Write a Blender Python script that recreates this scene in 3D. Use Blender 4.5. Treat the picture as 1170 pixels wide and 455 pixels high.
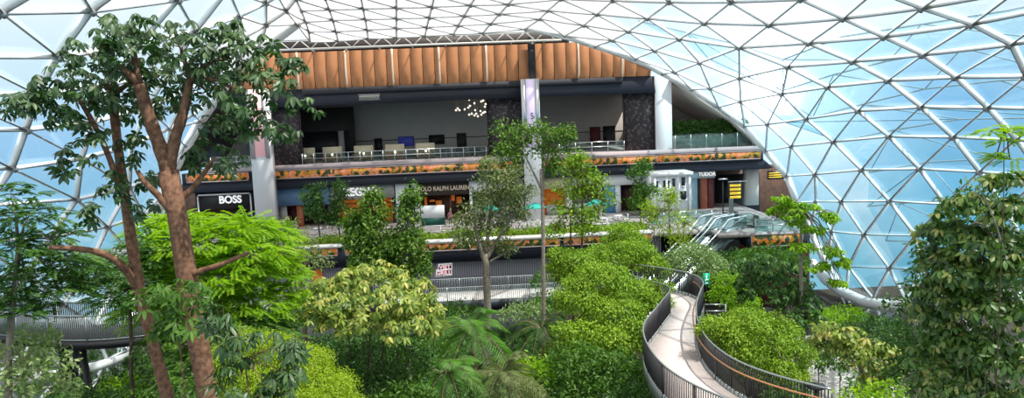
import bpy, math, random
import numpy as np
from mathutils import Vector, Matrix
PI = math.pi
rng = np.random.default_rng(7)
random.seed(7)
S = bpy.context.scene
COL = S.collection
for o in list(bpy.data.objects): bpy.data.objects.remove(o)

# ------------------------------------------------------------ camera
F = 840.0; PITCH = math.radians(6.3); ROLL = .04; YAW = math.radians(1.8); CZ = 14.0
_f = np.array([math.sin(YAW)*math.cos(PITCH), math.cos(YAW)*math.cos(PITCH), -math.sin(PITCH)])
_r0 = np.array([math.cos(YAW), -math.sin(YAW), 0.0]); _u0 = np.cross(_r0, _f)
_r = math.cos(ROLL)*_r0 - math.sin(ROLL)*_u0; _u = math.cos(ROLL)*_u0 + math.sin(ROLL)*_r0
cam_d = bpy.data.cameras.new('camera'); cam = bpy.data.objects.new('camera', cam_d); COL.objects.link(cam)
cam_d.sensor_width = 36; cam_d.sensor_fit = 'HORIZONTAL'; cam_d.lens = 36*F/1170; cam_d.clip_end = 600
cam.matrix_world = Matrix(((_r[0], _u[0], -_f[0], 0), (_r[1], _u[1], -_f[1], 0), (_r[2], _u[2], -_f[2], CZ), (0, 0, 0, 1)))
S.camera = cam

def at(px, py, Y):
    """point of the photograph at the world distance Y"""
    d = _f + _r*(px-585)/F + _u*(227.5-py)/F
    p = d*Y/d[1]
    return np.array([p[0], p[1], p[2]+CZ])
def atz(px, py, z):
    d = _f + _r*(px-585)/F + _u*(227.5-py)/F
    p = d*(z-CZ)/d[2]
    return np.array([p[0], p[1], z])

# ------------------------------------------------------------ world, sun, exposure
W = bpy.data.worlds.new('sky'); S.world = W; W.use_nodes = True
nt = W.node_tree; nt.nodes.clear()
def N(nt, t, **k):
    n = nt.nodes.new(t)
    for a, b in k.items(): setattr(n, a, b)
    return n
out = N(nt, 'ShaderNodeOutputWorld'); bg = N(nt, 'ShaderNodeBackground')
tc = N(nt, 'ShaderNodeTexCoord'); sep = N(nt, 'ShaderNodeSeparateXYZ'); ramp = N(nt, 'ShaderNodeValToRGB')
nt.links.new(tc.outputs['Generated'], sep.inputs[0])
mr = N(nt, 'ShaderNodeMapRange'); mr.inputs[1].default_value = -.3; mr.inputs[2].default_value = .5
nt.links.new(sep.outputs[2], mr.inputs[0]); nt.links.new(mr.outputs[0], ramp.inputs[0])
e = ramp.color_ramp.elements
e[0].position = 0.0; e[0].color = (.16, .40, .50, 1)
e[1].position = 1.0; e[1].color = (1.0, 1.0, 1.0, 1)
for p_, c_ in ((.22, (.22, .50, .66, 1)), (.38, (.36, .60, .86, 1)), (.46, (.66, .82, .95, 1)), (.56, (.90, .96, 1, 1))):
    q = ramp.color_ramp.elements.new(p_); q.color = c_
# soft clouds
nz = N(nt, 'ShaderNodeTexNoise'); nz.inputs['Scale'].default_value = 5.0; nz.inputs['Detail'].default_value = 6
nt.links.new(tc.outputs['Generated'], nz.inputs['Vector'])
cr = N(nt, 'ShaderNodeValToRGB'); cr.color_ramp.elements[0].position = .47; cr.color_ramp.elements[1].position = .68
nt.links.new(nz.outputs[0], cr.inputs[0])
mx = N(nt, 'ShaderNodeMix', data_type='RGBA'); mx.inputs[7].default_value = (.85, .93, .96, 1)
mul = N(nt, 'ShaderNodeMath', operation='MULTIPLY'); mul.inputs[1].default_value = .55
nt.links.new(cr.outputs[0], mul.inputs[0]); nt.links.new(mul.outputs[0], mx.inputs[0]); nt.links.new(ramp.outputs[0], mx.inputs[6])
# sun glare at the dome, imitated by bright lobes added to sky colour
gd = at(876, 102, 100) - np.array([0, 0, CZ]); gd /= np.linalg.norm(gd)
dot = N(nt, 'ShaderNodeVectorMath', operation='DOT_PRODUCT'); dot.inputs[1].default_value = tuple(gd)
nrmz = N(nt, 'ShaderNodeVectorMath', operation='NORMALIZE'); nt.links.new(tc.outputs['Generated'], nrmz.inputs[0]); nt.links.new(nrmz.outputs[0], dot.inputs[0])
def lobe(pw, amp):
    m0 = N(nt, 'ShaderNodeMath', operation='MAXIMUM'); m0.inputs[1].default_value = 0
    m1 = N(nt, 'ShaderNodeMath', operation='POWER'); m1.inputs[1].default_value = pw
    m2 = N(nt, 'ShaderNodeMath', operation='MULTIPLY'); m2.inputs[1].default_value = amp
    nt.links.new(dot.outputs['Value'], m0.inputs[0]); nt.links.new(m0.outputs[0], m1.inputs[0]); nt.links.new(m1.outputs[0], m2.inputs[0])
    return m2
la, lb = lobe(3500, 14.0), lobe(130, .55)
ad = N(nt, 'ShaderNodeMath', operation='ADD'); nt.links.new(la.outputs[0], ad.inputs[0]); nt.links.new(lb.outputs[0], ad.inputs[1])
vm = N(nt, 'ShaderNodeVectorMath', operation='ADD'); nt.links.new(mx.outputs[2], vm.inputs[0])
cb = N(nt, 'ShaderNodeCombineXYZ')
for i in range(3): nt.links.new(ad.outputs[0], cb.inputs[i])
nt.links.new(cb.outputs[0], vm.inputs[1]); nt.links.new(vm.outputs[0], bg.inputs[0])
bg.inputs[1].default_value = 1.2
nt.links.new(bg.outputs[0], out.inputs[0])

SUN_TO = Vector((.42, -.24, .87)).normalized()
sd = bpy.data.lights.new('sun', 'SUN'); sd.energy = 5.2; sd.angle = .012; sd.color = (1.0, .96, .88)
sun = bpy.data.objects.new('sun', sd); COL.objects.link(sun)
sun.rotation_euler = SUN_TO.to_track_quat('Z', 'Y').to_euler(); sun.location = (10, 0, 60)
S.view_settings.view_transform = 'Standard'; S.view_settings.look = 'None'
S.view_settings.gamma = 1; S.view_settings.use_curve_mapping = False; S.view_settings.exposure = 0.0

# ------------------------------------------------------------ materials
def mat(name, col, rough=.6, metal=0, spec=.4, noise=None, emit=None, es=1.0, scale=5, bump=0):
    m = bpy.data.materials.new(name); m.use_nodes = True; t = m.node_tree; b = t.nodes['Principled BSDF']
    b.inputs['Base Color'].default_value = (*col, 1); b.inputs['Roughness'].default_value = rough
    b.inputs['Metallic'].default_value = metal; b.inputs['Specular IOR Level'].default_value = spec
    if noise:
        n = N(t, 'ShaderNodeTexNoise'); n.inputs['Scale'].default_value = scale; n.inputs['Detail'].default_value = 5
        c = N(t, 'ShaderNodeTexCoord'); t.links.new(c.outputs['Object'], n.inputs['Vector'])
        r_ = N(t, 'ShaderNodeValToRGB'); r_.color_ramp.elements[0].position = .35; r_.color_ramp.elements[1].position = .65
        r_.color_ramp.elements[0].color = (*col, 1); r_.color_ramp.elements[1].color = (*noise, 1)
        t.links.new(n.outputs[0], r_.inputs[0]); t.links.new(r_.outputs[0], b.inputs['Base Color'])
        if bump:
            bp = N(t, 'ShaderNodeBump'); bp.inputs['Strength'].default_value = bump
            t.links.new(n.outputs[0], bp.inputs['Height']); t.links.new(bp.outputs[0], b.inputs['Normal'])
    if emit:
        b.inputs['Emission Color'].default_value = (*emit, 1); b.inputs['Emission Strength'].default_value = es
    return m
def leafmat(name, c0, c1, c2, trans=.45, gloss=.35):
    m = bpy.data.materials.new(name); m.use_nodes = True; t = m.node_tree
    b = t.nodes['Principled BSDF']; o = t.nodes['Material Output']
    a = N(t, 'ShaderNodeAttribute', attribute_name='tint')
    r_ = N(t, 'ShaderNodeValToRGB'); r_.color_ramp.elements[0].color = (*c0, 1); r_.color_ramp.elements[1].color = (*c2, 1)
    q = r_.color_ramp.elements.new(.55); q.color = (*c1, 1)
    t.links.new(a.outputs['Fac'], r_.inputs[0]); t.links.new(r_.outputs[0], b.inputs['Base Color'])
    b.inputs['Roughness'].default_value = .45; b.inputs['Specular IOR Level'].default_value = gloss
    tr = N(t, 'ShaderNodeBsdfTranslucent')
    hs = N(t, 'ShaderNodeHueSaturation'); hs.inputs['Saturation'].default_value = 1.15; hs.inputs['Value'].default_value = 1.3
    t.links.new(r_.outputs[0], hs.inputs['Color']); t.links.new(hs.outputs[0], tr.inputs[0])
    ms = N(t, 'ShaderNodeMixShader'); ms.inputs[0].default_value = trans
    t.links.new(b.outputs[0], ms.inputs[1]); t.links.new(tr.outputs[0], ms.inputs[2]); t.links.new(ms.outputs[0], o.inputs[0])
    return m
def glassmat(name, tint, refl=.12, haze=0.0, hazecol=(1, 1, 1), rough=.02):
    m = bpy.data.materials.new(name); m.use_nodes = True; t = m.node_tree; t.nodes.clear()
    o = N(t, 'ShaderNodeOutputMaterial'); tp = N(t, 'ShaderNodeBsdfTransparent'); tp.inputs[0].default_value = (*tint, 1)
    gl = N(t, 'ShaderNodeBsdfGlossy'); gl.inputs['Roughness'].default_value = rough
    fr = N(t, 'ShaderNodeLayerWeight'); fr.inputs[0].default_value = .25
    mm = N(t, 'ShaderNodeMath', operation='MULTIPLY_ADD'); mm.inputs[1].default_value = refl; mm.inputs[2].default_value = .02
    t.links.new(fr.outputs['Fresnel'], mm.inputs[0])
    ms = N(t, 'ShaderNodeMixShader'); t.links.new(mm.outputs[0], ms.inputs[0])
    t.links.new(tp.outputs[0], ms.inputs[1]); t.links.new(gl.outputs[0], ms.inputs[2])
    last = ms
    if haze:
        df = N(t, 'ShaderNodeBsdfTranslucent'); df.inputs[0].default_value = (*hazecol, 1)
        dd = N(t, 'ShaderNodeBsdfDiffuse'); dd.inputs[0].default_value = (*hazecol, 1)
        m1 = N(t, 'ShaderNodeMixShader'); t.links.new(df.outputs[0], m1.inputs[1]); t.links.new(dd.outputs[0], m1.inputs[2])
        m2 = N(t, 'ShaderNodeMixShader'); m2.inputs[0].default_value = haze
        t.links.new(ms.outputs[0], m2.inputs[1]); t.links.new(m1.outputs[0], m2.inputs[2]); last = m2
    t.links.new(last.outputs[0], o.inputs[0])
    return m
def barkmat(name, c, c2, sc=6):
    return mat(name, c, .85, noise=c2, scale=sc, bump=.5, spec=.2)
M = {}
M['steel'] = mat('white painted steel', (.95, .95, .95), .5)
M['rim'] = mat('grey steel flange', (.34, .34, .36), .5)
M['glass'] = glassmat('dome glass', (.86, .96, .99), .10)
M['frit'] = glassmat('fritted roof glass', (.95, .95, .95), .15, .45, (.95, .93, .90))
M['clear'] = glassmat('clear balustrade glass', (.78, .92, .90), .5)
M['blueglass'] = glassmat('outer blue glass', (.70, .88, .95), .0)
M['soil'] = mat('planting soil', (.030, .024, .016), .95, noise=(.055, .045, .028), scale=2)
M['paving'] = mat('pale paving', (.50, .46, .44), .8, noise=(.60, .56, .53), scale=1.5)
M['deckfloor'] = mat('terrazzo deck floor', (.31, .27, .26), .35, noise=(.38, .33, .32), scale=1.2)
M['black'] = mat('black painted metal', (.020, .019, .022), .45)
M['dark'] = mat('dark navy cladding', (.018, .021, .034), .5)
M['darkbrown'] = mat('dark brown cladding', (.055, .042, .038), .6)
M['taupe'] = mat('taupe wall panel', (.50, .455, .41), .8, noise=(.54, .49, .44), scale=.5)
M['seam'] = mat('dark panel joint', (.06, .05, .05), .8)
M['mauve'] = mat('mauve stone slab edge', (.42, .35, .36), .6)
M['coping'] = mat('pale stone coping', (.80, .76, .72), .6)
M['white'] = mat('white cladding', (.80, .81, .84), .45)
M['offwhite'] = mat('off white panel', (.62, .60, .56), .6)
M['pink'] = mat('pink advertising panel', (.90, .52, .55), .4, emit=(.9, .48, .52), es=.25)
M['lilac'] = mat('lilac advertising panel', (.74, .62, .86), .4, emit=(.74, .62, .86), es=.35)
M['chrome'] = mat('brushed steel', (.62, .64, .65), .28, metal=.9)
M['steelgrey'] = mat('satin grey steel', (.30, .33, .33), .32, metal=.55)
M['copper'] = mat('copper handrail', (.62, .30, .14), .35, metal=.6)
M['teal'] = mat('teal canvas', (.03, .36, .30), .7)
M['cream'] = mat('cream upholstery', (.66, .58, .40), .8, noise=(.60, .52, .36), scale=8)
M['tan'] = mat('tan leather', (.28, .13, .06), .5)
M['charcoal'] = mat('charcoal fabric', (.05, .05, .06), .8)
M['glow'] = mat('lit globe', (1, .9, .75), .5, emit=(1, .82, .58), es=5)
M['screenblue'] = mat('dark blue screen', (.02, .02, .10), .2, emit=(.02, .03, .16), es=.6)
M['yellow'] = mat('lit yellow lettering', (.9, .6, .05), .5, emit=(1, .70, .08), es=.4)
M['warm'] = mat('warm lit shelving', (.45, .13, .03), .5, noise=(.75, .28, .06), scale=3, emit=(.8, .2, .03), es=.22)
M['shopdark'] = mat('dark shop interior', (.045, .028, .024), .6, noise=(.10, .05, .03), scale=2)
M['terracotta'] = mat('terracotta shop portal', (.35, .10, .05), .5)
M['redbrown'] = mat('red brown partition', (.14, .03, .03), .5)
M['shopblue'] = mat('slate blue shop fascia', (.12, .22, .36), .4)
M['paleblue'] = mat('pale blue glass wall', (.36, .56, .66), .2, noise=(.50, .66, .74), scale=.5)
M['brightblue'] = mat('bright blue shop panel', (.10, .34, .68), .3)
M['stone'] = mat('grey stone fascia', (.30, .30, .28), .6, noise=(.44, .44, .42), scale=1.6)
M['racing'] = mat('dark green panel', (.01, .09, .07), .5)
M['letter'] = mat('white lettering', (.9, .9, .9), .5, emit=(1, 1, 1), es=.5)
M['gold'] = mat('pale gold lettering', (.6, .5, .38), .4, emit=(.6, .5, .38), es=.15)
M['red'] = mat('red sign face', (.72, .03, .10), .5)
M['green'] = mat('green exit sign', (.0, .32, .17), .4, emit=(0, .4, .2), es=.25)
M['skin'] = mat('skin', (.50, .30, .22), .6)
M['hair'] = mat('black hair', (.02, .015, .012), .6)
M['rose'] = mat('rose cloth', (.45, .18, .22), .8)
M['trousers'] = mat('dark trousers', (.03, .03, .05), .8)
M['flower'] = None
# wood canopy cladding
m = mat('terracotta canopy cladding', (.58, .25, .11), .55, noise=(.50, .21, .09), scale=.7); M['canopy'] = m
M['fin'] = mat('cream canopy rib', (.80, .66, .52), .5)
# flower screen (LED band showing flowers)
m = bpy.data.materials.new('flower display'); m.use_nodes = True; t = m.node_tree; b = t.nodes['Principled BSDF']
c = N(t, 'ShaderNodeTexCoord'); v = N(t, 'ShaderNodeTexVoronoi'); v.inputs['Scale'].default_value = 2.7
n = N(t, 'ShaderNodeTexNoise'); n.inputs['Scale'].default_value = .42; n.inputs['Detail'].default_value = 8; n.inputs['Roughness'].default_value = .8
t.links.new(c.outputs['Object'], v.inputs['Vector']); t.links.new(c.outputs['Object'], n.inputs['Vector'])
r_ = N(t, 'ShaderNodeValToRGB'); cr_ = r_.color_ramp
cr_.elements[0].position = .30; cr_.elements[0].color = (.03, .05, .01, 1)
cr_.elements[1].position = .70; cr_.elements[1].color = (.80, .26, .16, 1)
for p_, c_ in ((.38, (.10, .12, .02, 1)), (.43, (.70, .26, .03, 1)), (.47, (.20, .20, .04, 1)), (.51, (.85, .36, .04, 1)), (.55, (.50, .10, .03, 1)), (.60, (.90, .26, .03, 1)), (.64, (.30, .20, .06, 1))):
    q = cr_.elements.new(p_); q.color = c_
sv = N(t, 'ShaderNodeSeparateColor'); t.links.new(v.outputs['Color'], sv.inputs[0])
mx2 = N(t, 'ShaderNodeMath', operation='MULTIPLY_ADD'); mx2.inputs[1].default_value = .62; mx2.inputs[2].default_value = -.32
sb = N(t, 'ShaderNodeMath', operation='ADD')
t.links.new(sv.outputs[0], mx2.inputs[0]); t.links.new(mx2.outputs[0], sb.inputs[0]); t.links.new(n.outputs[0], sb.inputs[1]); t.links.new(sb.outputs[0], r_.inputs[0])
t.links.new(r_.outputs[0], b.inputs['Base Color']); t.links.new(r_.outputs[0], b.inputs['Emission Color']); b.inputs['Emission Strength'].default_value = .22
b.inputs['Roughness'].default_value = .3
M['flower'] = m
# perforated dark screen
m = mat('dark perforated metal screen', (.05, .04, .045), .5); t = m.node_tree; b = t.nodes['Principled BSDF']
c = N(t, 'ShaderNodeTexCoord'); v = N(t, 'ShaderNodeTexVoronoi'); v.inputs['Scale'].default_value = 3.2
t.links.new(c.outputs['Object'], v.inputs['Vector']); r_ = N(t, 'ShaderNodeValToRGB')
r_.color_ramp.elements[0].position = .1; r_.color_ramp.elements[0].color = (.17, .13, .14, 1); r_.color_ramp.elements[1].position = .5; r_.color_ramp.elements[1].color = (.035, .028, .032, 1)
t.links.new(v.outputs['Distance'], r_.inputs[0]); t.links.new(r_.outputs[0], b.inputs['Base Color']); M['perf'] = m
# ribbed grey wall
m = mat('ribbed grey cladding', (.30, .30, .34), .5); t = m.node_tree; b = t.nodes['Principled BSDF']
c = N(t, 'ShaderNodeTexCoord'); w = N(t, 'ShaderNodeTexWave'); w.inputs['Scale'].default_value = 1.6
t.links.new(c.outputs['Object'], w.inputs['Vector']); r_ = N(t, 'ShaderNodeValToRGB')
r_.color_ramp.elements[0].color = (.17, .16, .19, 1); r_.color_ramp.elements[1].color = (.40, .39, .43, 1)
t.links.new(w.outputs[0], r_.inputs[0]); t.links.new(r_.outputs[0], b.inputs['Base Color']); M['ribbed'] = m
# walkway planks/joints
m = mat('pale walkway paving', (.58, .50, .47), .75); t = m.node_tree; b = t.nodes['Principled BSDF']
c = N(t, 'ShaderNodeTexCoord'); n = N(t, 'ShaderNodeTexNoise'); n.inputs['Scale'].default_value = 1.3; n.inputs['Detail'].default_value = 6
v = N(t, 'ShaderNodeTexBrick'); v.inputs['Scale'].default_value = .45; v.inputs['Mortar Size'].default_value = .005
v.inputs['Color1'].default_value = (.60, .52, .49, 1); v.inputs['Color2'].default_value = (.55, .48, .46, 1); v.inputs['Mortar'].default_value = (.44, .38, .36, 1)
mx3 = N(t, 'ShaderNodeMix', data_type='RGBA'); mx3.inputs[0].default_value = .25
t.links.new(c.outputs['Object'], v.inputs['Vector']); t.links.new(c.outputs['Object'], n.inputs['Vector'])
t.links.new(v.outputs[0], mx3.inputs[6]); t.links.new(n.outputs['Color'], mx3.inputs[7]); t.links.new(v.outputs[0], b.inputs['Base Color']); M['walk'] = m

BARK = {'brown': barkmat('brown bark', (.10, .052, .032), (.24, .13, .08), 9), 'grey': barkmat('grey bark', (.17, .14, .11), (.27, .24, .20), 7),
        'dark': barkmat('dark bark', (.055, .04, .03), (.10, .075, .055), 7), 'palm': barkmat('fibrous palm stem', (.12, .09, .06), (.22, .17, .11), 12)}
LM = {
 'dark': leafmat('dark glossy leaves', (.020, .060, .014), (.040, .105, .022), (.13, .21, .08), .30, .7),
 'deep': leafmat('deep green leaves', (.022, .066, .012), (.052, .140, .022), (.14, .26, .05), .32, .4),
 'mid': leafmat('mid green leaves', (.045, .12, .018), (.09, .20, .03), (.18, .32, .06), .40, .35),
 'lime': leafmat('lime green leaves', (.13, .28, .012), (.24, .44, .02), (.38, .56, .05), .50, .3),
 'lime2': leafmat('yellow lime leaves', (.20, .33, .018), (.33, .46, .03), (.48, .58, .07), .45, .3),
 'cloud': leafmat('soft fresh green leaves', (.10, .21, .014), (.23, .38, .022), (.40, .53, .05), .22, .3),
 'yellow': leafmat('yellow green broad leaves', (.06, .13, .02), (.27, .36, .06), (.60, .52, .16), .32, .4),
 'olive': leafmat('olive grey leaves', (.10, .15, .045), (.20, .26, .09), (.34, .38, .18), .38, .3),
 'pale': leafmat('pale green leaves', (.14, .24, .06), (.28, .38, .14), (.48, .54, .30), .38, .3),
 'fresh': leafmat('fresh mid green leaves', (.035, .10, .012), (.11, .22, .028), (.30, .42, .09), .36, .35),
 'palm': leafmat('palm frond green', (.07, .18, .03), (.13, .31, .05), (.28, .44, .15), .38, .4),
 'bronze': leafmat('bronze tinged leaves', (.025, .07, .014), (.08, .18, .025), (.34, .34, .09), .38, .6),
}

# ------------------------------------------------------------ mesh helpers
class MB:
    def __init__(s): s.v = []; s.f = []; s.n = 0
    def add(s, V, Fs):
        V = np.asarray(V, float).reshape(-1, 3); s.v.append(V)
        for f in Fs: s.f.append(np.asarray(f, int)+s.n)
        s.n += len(V); return s
    def box(s, c, size, rz=0, R=None):
        h = np.array(size)/2
        P = np.array([[x, y, z] for z in (-1, 1) for x, y in ((-1, -1), (1, -1), (1, 1), (-1, 1))])*h
        if rz:
            k, q = math.cos(rz), math.sin(rz); P = P @ np.array([[k, q, 0], [-q, k, 0], [0, 0, 1]])
        if R is not None: P = P @ np.array(R).T
        return s.add(P+np.array(c), [[3, 2, 1, 0], [4, 5, 6, 7], [0, 1, 5, 4], [1, 2, 6, 5], [2, 3, 7, 6], [3, 0, 4, 7]])
    def box2(s, a, b):
        a = np.array(a, float); b = np.array(b, float); return s.box((a+b)/2, np.abs(b-a))
    def beam(s, a, b, w, d, nrm, off=0.0):
        """box from a to b, w wide, reaching d along nrm from off"""
        a = np.array(a, float); b = np.array(b, float); t = b-a; L = np.linalg.norm(t)
        if L < 1e-6: return s
        t /= L; n = np.array(nrm, float); n = n - t*(n@t); n /= (np.linalg.norm(n)+1e-9); sd_ = np.cross(t, n)
        P = []
        for p in (a, b):
            for i, j in ((-1, 0), (1, 0), (1, 1), (-1, 1)): P.append(p+sd_*w/2*i+n*(off+d*j))
        return s.add(P, [[3, 2, 1, 0], [4, 5, 6, 7], [0, 1, 5, 4], [1, 2, 6, 5], [2, 3, 7, 6], [3, 0, 4, 7]])
    def tube(s, pts, rad, n=8, cap=True):
        P = np.array(pts, float); m_ = len(P)
        R = np.full(m_, rad, float) if np.isscalar(rad) else np.array(rad, float)
        T = np.gradient(P, axis=0); T /= (np.linalg.norm(T, axis=1, keepdims=True)+1e-9)
        up = np.array([0, 0, 1.]) if abs(T[0][2]) < .9 else np.array([1., 0, 0])
        A = np.cross(T[0], up); A /= np.linalg.norm(A); V = []
        ang = np.arange(n)/n*2*PI
        for i in range(m_):
            A = A - T[i]*(A@T[i]); A /= (np.linalg.norm(A)+1e-9); B = np.cross(T[i], A)
            V.append(P[i]+R[i]*(np.outer(np.cos(ang), A)+np.outer(np.sin(ang), B)))
        V = np.concatenate(V); Fs = []
        for i in range(m_-1):
            for k in range(n): Fs.append([i*n+k, i*n+(k+1) % n, (i+1)*n+(k+1) % n, (i+1)*n+k])
        if cap: Fs.append(list(range(n))[::-1]); Fs.append([(m_-1)*n+k for k in range(n)])
        return s.add(V, Fs)
    def lathe(s, c, prof, n=16):
        V = []; ang = np.arange(n)/n*2*PI
        for r, z in prof: V += [[c[0]+r*math.cos(a), c[1]+r*math.sin(a), c[2]+z] for a in ang]
        Fs = [[i*n+k, i*n+(k+1) % n, (i+1)*n+(k+1) % n, (i+1)*n+k] for i in range(len(prof)-1) for k in range(n)]
        Fs.append(list(range(n))[::-1]); Fs.append([(len(prof)-1)*n+k for k in range(n)])
        return s.add(V, Fs)
    def prism(s, poly, y0, y1):
        """polygon of (x,z) extruded from y0 to y1"""
        n = len(poly); V = [[x, y0, z] for x, z in poly]+[[x, y1, z] for x, z in poly]
        Fs = [list(range(n)), [n+k for k in range(n)][::-1]]+[[k, k+n, (k+1) % n+n, (k+1) % n] for k in range(n)]
        return s.add(V, Fs)
    def ball(s, c, r, n=8):
        r = np.ones(3)*r; pr = [(math.sin(PI*i/n), -math.cos(PI*i/n)) for i in range(1, n)]
        V = [[c[0]+r[0]*a*math.cos(t_), c[1]+r[1]*a*math.sin(t_), c[2]+r[2]*b_] for a, b_ in pr for t_ in np.arange(n)/n*2*PI]
        Fs = [[i*n+k, i*n+(k+1) % n, (i+1)*n+(k+1) % n, (i+1)*n+k] for i in range(len(pr)-1) for k in range(n)]
        Fs.append(list(range(n))[::-1]); Fs.append([(len(pr)-1)*n+k for k in range(n)])
        return s.add(V, Fs)
    def build(s, name, m_, parent=None, smooth=False, loc=None):
        V = np.concatenate(s.v)
        if loc is None and parent is None:
            loc = np.array([(V[:, 0].min()+V[:, 0].max())/2, (V[:, 1].min()+V[:, 1].max())/2, V[:, 2].min()])
        if loc is not None: V = V-np.array(loc)
        elif parent is not None: V = V-np.array(wloc(parent))
        me = bpy.data.meshes.new(name)
        sizes = np.array([len(f) for f in s.f]); loops = np.concatenate(s.f)
        me.vertices.add(len(V)); me.vertices.foreach_set('co', V.astype(np.float32).ravel())
        me.loops.add(len(loops)); me.loops.foreach_set('vertex_index', loops.astype(np.int32))
        me.polygons.add(len(sizes)); me.polygons.foreach_set('loop_start', np.concatenate([[0], np.cumsum(sizes)[:-1]]).astype(np.int32))
        try: me.polygons.foreach_set('loop_total', sizes.astype(np.int32))
        except Exception: pass
        me.update(calc_edges=True); me.validate()
        if smooth: me.polygons.foreach_set('use_smooth', np.ones(len(me.polygons), bool))
        me.materials.append(M[m_] if isinstance(m_, str) else m_)
        o = bpy.data.objects.new(name, me); COL.objects.link(o)
        if parent is not None: o.parent = parent
        else: o.location = loc
        return o
def wloc(o):
    p = np.zeros(3)
    while o is not None: p += np.array(o.location); o = o.parent
    return p
def tag(o, label=None, cat=None, group=None, kind=None):
    if label: o['label'] = label
    if cat: o['category'] = cat
    if group: o['group'] = group
    if kind: o['kind'] = kind
    return o
def empty(name, loc, label=None, cat=None, group=None, kind=None):
    o = bpy.data.objects.new(name, None); COL.objects.link(o); o.location = tuple(float(q) for q in loc); o.empty_display_size = .3
    return tag(o, label, cat, group, kind)
def struct(name, mb, m_, label=None, parent=None):
    o = mb.build(name, m_, parent)
    if parent is None: tag(o, label, None, None, 'structure')
    return o
def copy_tree(o, parent=None):
    c_ = o.copy(); COL.objects.link(c_); c_.parent = parent
    for ch in [x for x in bpy.data.objects if x.parent == o]: copy_tree(ch, c_)
    return c_
def text(name, s_, size, loc, m_, parent=None, ext=.03, rx=PI/2, rz=0, align='CENTER', sx=1.0, bold=0):
    cu = bpy.data.curves.new(name, 'FONT'); cu.body = s_; cu.size = size; cu.extrude = ext; cu.align_x = align; cu.align_y = 'CENTER'; cu.offset = bold
    t_ = bpy.data.objects.new(name, cu); COL.objects.link(t_)
    dg = bpy.context.evaluated_depsgraph_get(); me = bpy.data.meshes.new_from_object(t_.evaluated_get(dg))
    bpy.data.objects.remove(t_)
    o = bpy.data.objects.new(name, me); COL.objects.link(o); me.materials.clear(); me.materials.append(M[m_])
    if parent is not None: o.parent = parent; loc = np.array(loc)-wloc(parent)
    o.location = tuple(float(q) for q in loc); o.rotation_euler = (rx, 0, rz); o.scale = (sx, 1, 1)
    return o
def X(px, py=190, Y=75): return at(px, py, Y)[0]
def Z(px, py, Y=75): return at(px, py, Y)[2]

# ================================================================= SETTING
GZ = -3.0          # garden soil
FZ = 3.7           # mall floor
UZ = 10.1          # upper floor
DY = 62.0          # front edge of the mall deck
mb = MB().box2((-60, -4, GZ-.3), (60, 66, GZ)); struct('floor', mb, 'soil', 'dark planting soil of the indoor garden')
mb = MB().box2((-34, DY, FZ-.35), (24, 90, FZ))
mb.box2((24, 68, FZ-.35), (27, 90, FZ))
struct('floor', mb, 'deckfloor', 'polished mall floor in front of the shops')

# ---- dome shell: rows of lattice nodes on a smooth surface
CP = [  # px, py, distance
 (1180, -40, 27), (1180, 20, 31), (1180, 90, 36), (1180, 160, 40), (1180, 240, 44), (1180, 330, 47), (1180, 380, 47),
 (1052, 11, 35), (1053, 64, 41), (1050, 124, 45), (1049, 194, 48), (1044, 270, 50), (1040, 345, 51), (1020, 385, 51.5),
 (914, 1, 43), (899, 78, 52), (920, 137, 58), (930, 200, 61), (949, 265, 62), (974, 340, 61),
 (834, 4, 50), (844, 56, 57), (845, 117, 67), (764, 4, 56), (776, 46, 64), (700, 2, 62), (700, 47, 69.5), (641, 0, 64),
 (600, 34, 72), (645, 42, 72), (680, 54, 72), (726, 68, 72), (757, 85, 72), (790, 103, 72), (820, 123, 72), (850, 145, 72), (874, 173, 72), (898, 202, 71), (915, 240, 70), (932, 285, 68), (945, 325, 64),
 (552, 38.6, 72), (453, 44, 72), (355, 49, 72), (453, 0, 58), (350, 0, 56), (552, 0, 60), (453, -60, 44), (600, -60, 46), (750, -60, 40), (900, -60, 34), (1050, -60, 29),
 (314, 0, 52), (340, 29, 65), (300, 55, 70), (270, 82, 71), (240, 112, 71), (212, 165, 70), (185, 225, 67), (160, 290, 62), (146, 350, 57), (140, 410, 52),
 (204, 2, 37), (107, 15, 32), (5, 17, 29), (-110, 20, 26), (69, 67, 33), (-80, 110, 29), (46, 110, 34), (33, 150, 35), (90, 229, 43), (17, 195, 36), (-80, 230, 33), (-80, 330, 35), (20, 330, 40), (90, 330, 46), (20, 430, 41), (-80, 440, 36), (90, 430, 46), (300, -60, 38), (150, -60, 29), (0, -60, 25)]
CPa = np.array(CP, float); cxy = CPa[:, :2]/300.0; cw = 1.0/CPa[:, 2]
def _U(r2): return np.where(r2 > 1e-12, r2*np.log(r2+1e-12), 0)
_K = _U(((cxy[:, None]-cxy[None])**2).sum(-1))+np.eye(len(cxy))*.004
_P = np.hstack([np.ones((len(cxy), 1)), cxy])
_A = np.block([[_K, _P], [_P.T, np.zeros((3, 3))]])
_s = np.linalg.solve(_A, np.concatenate([cw, np.zeros(3)]))
def shell(px, py):
    q = np.array([px, py])/300.0; r2 = ((cxy-q)**2).sum(-1)
    w = _s[:len(cxy)]@_U(r2)+_s[len(cxy)]+_s[len(cxy)+1:]@q
    return at(px, py, 1.0/w)
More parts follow.
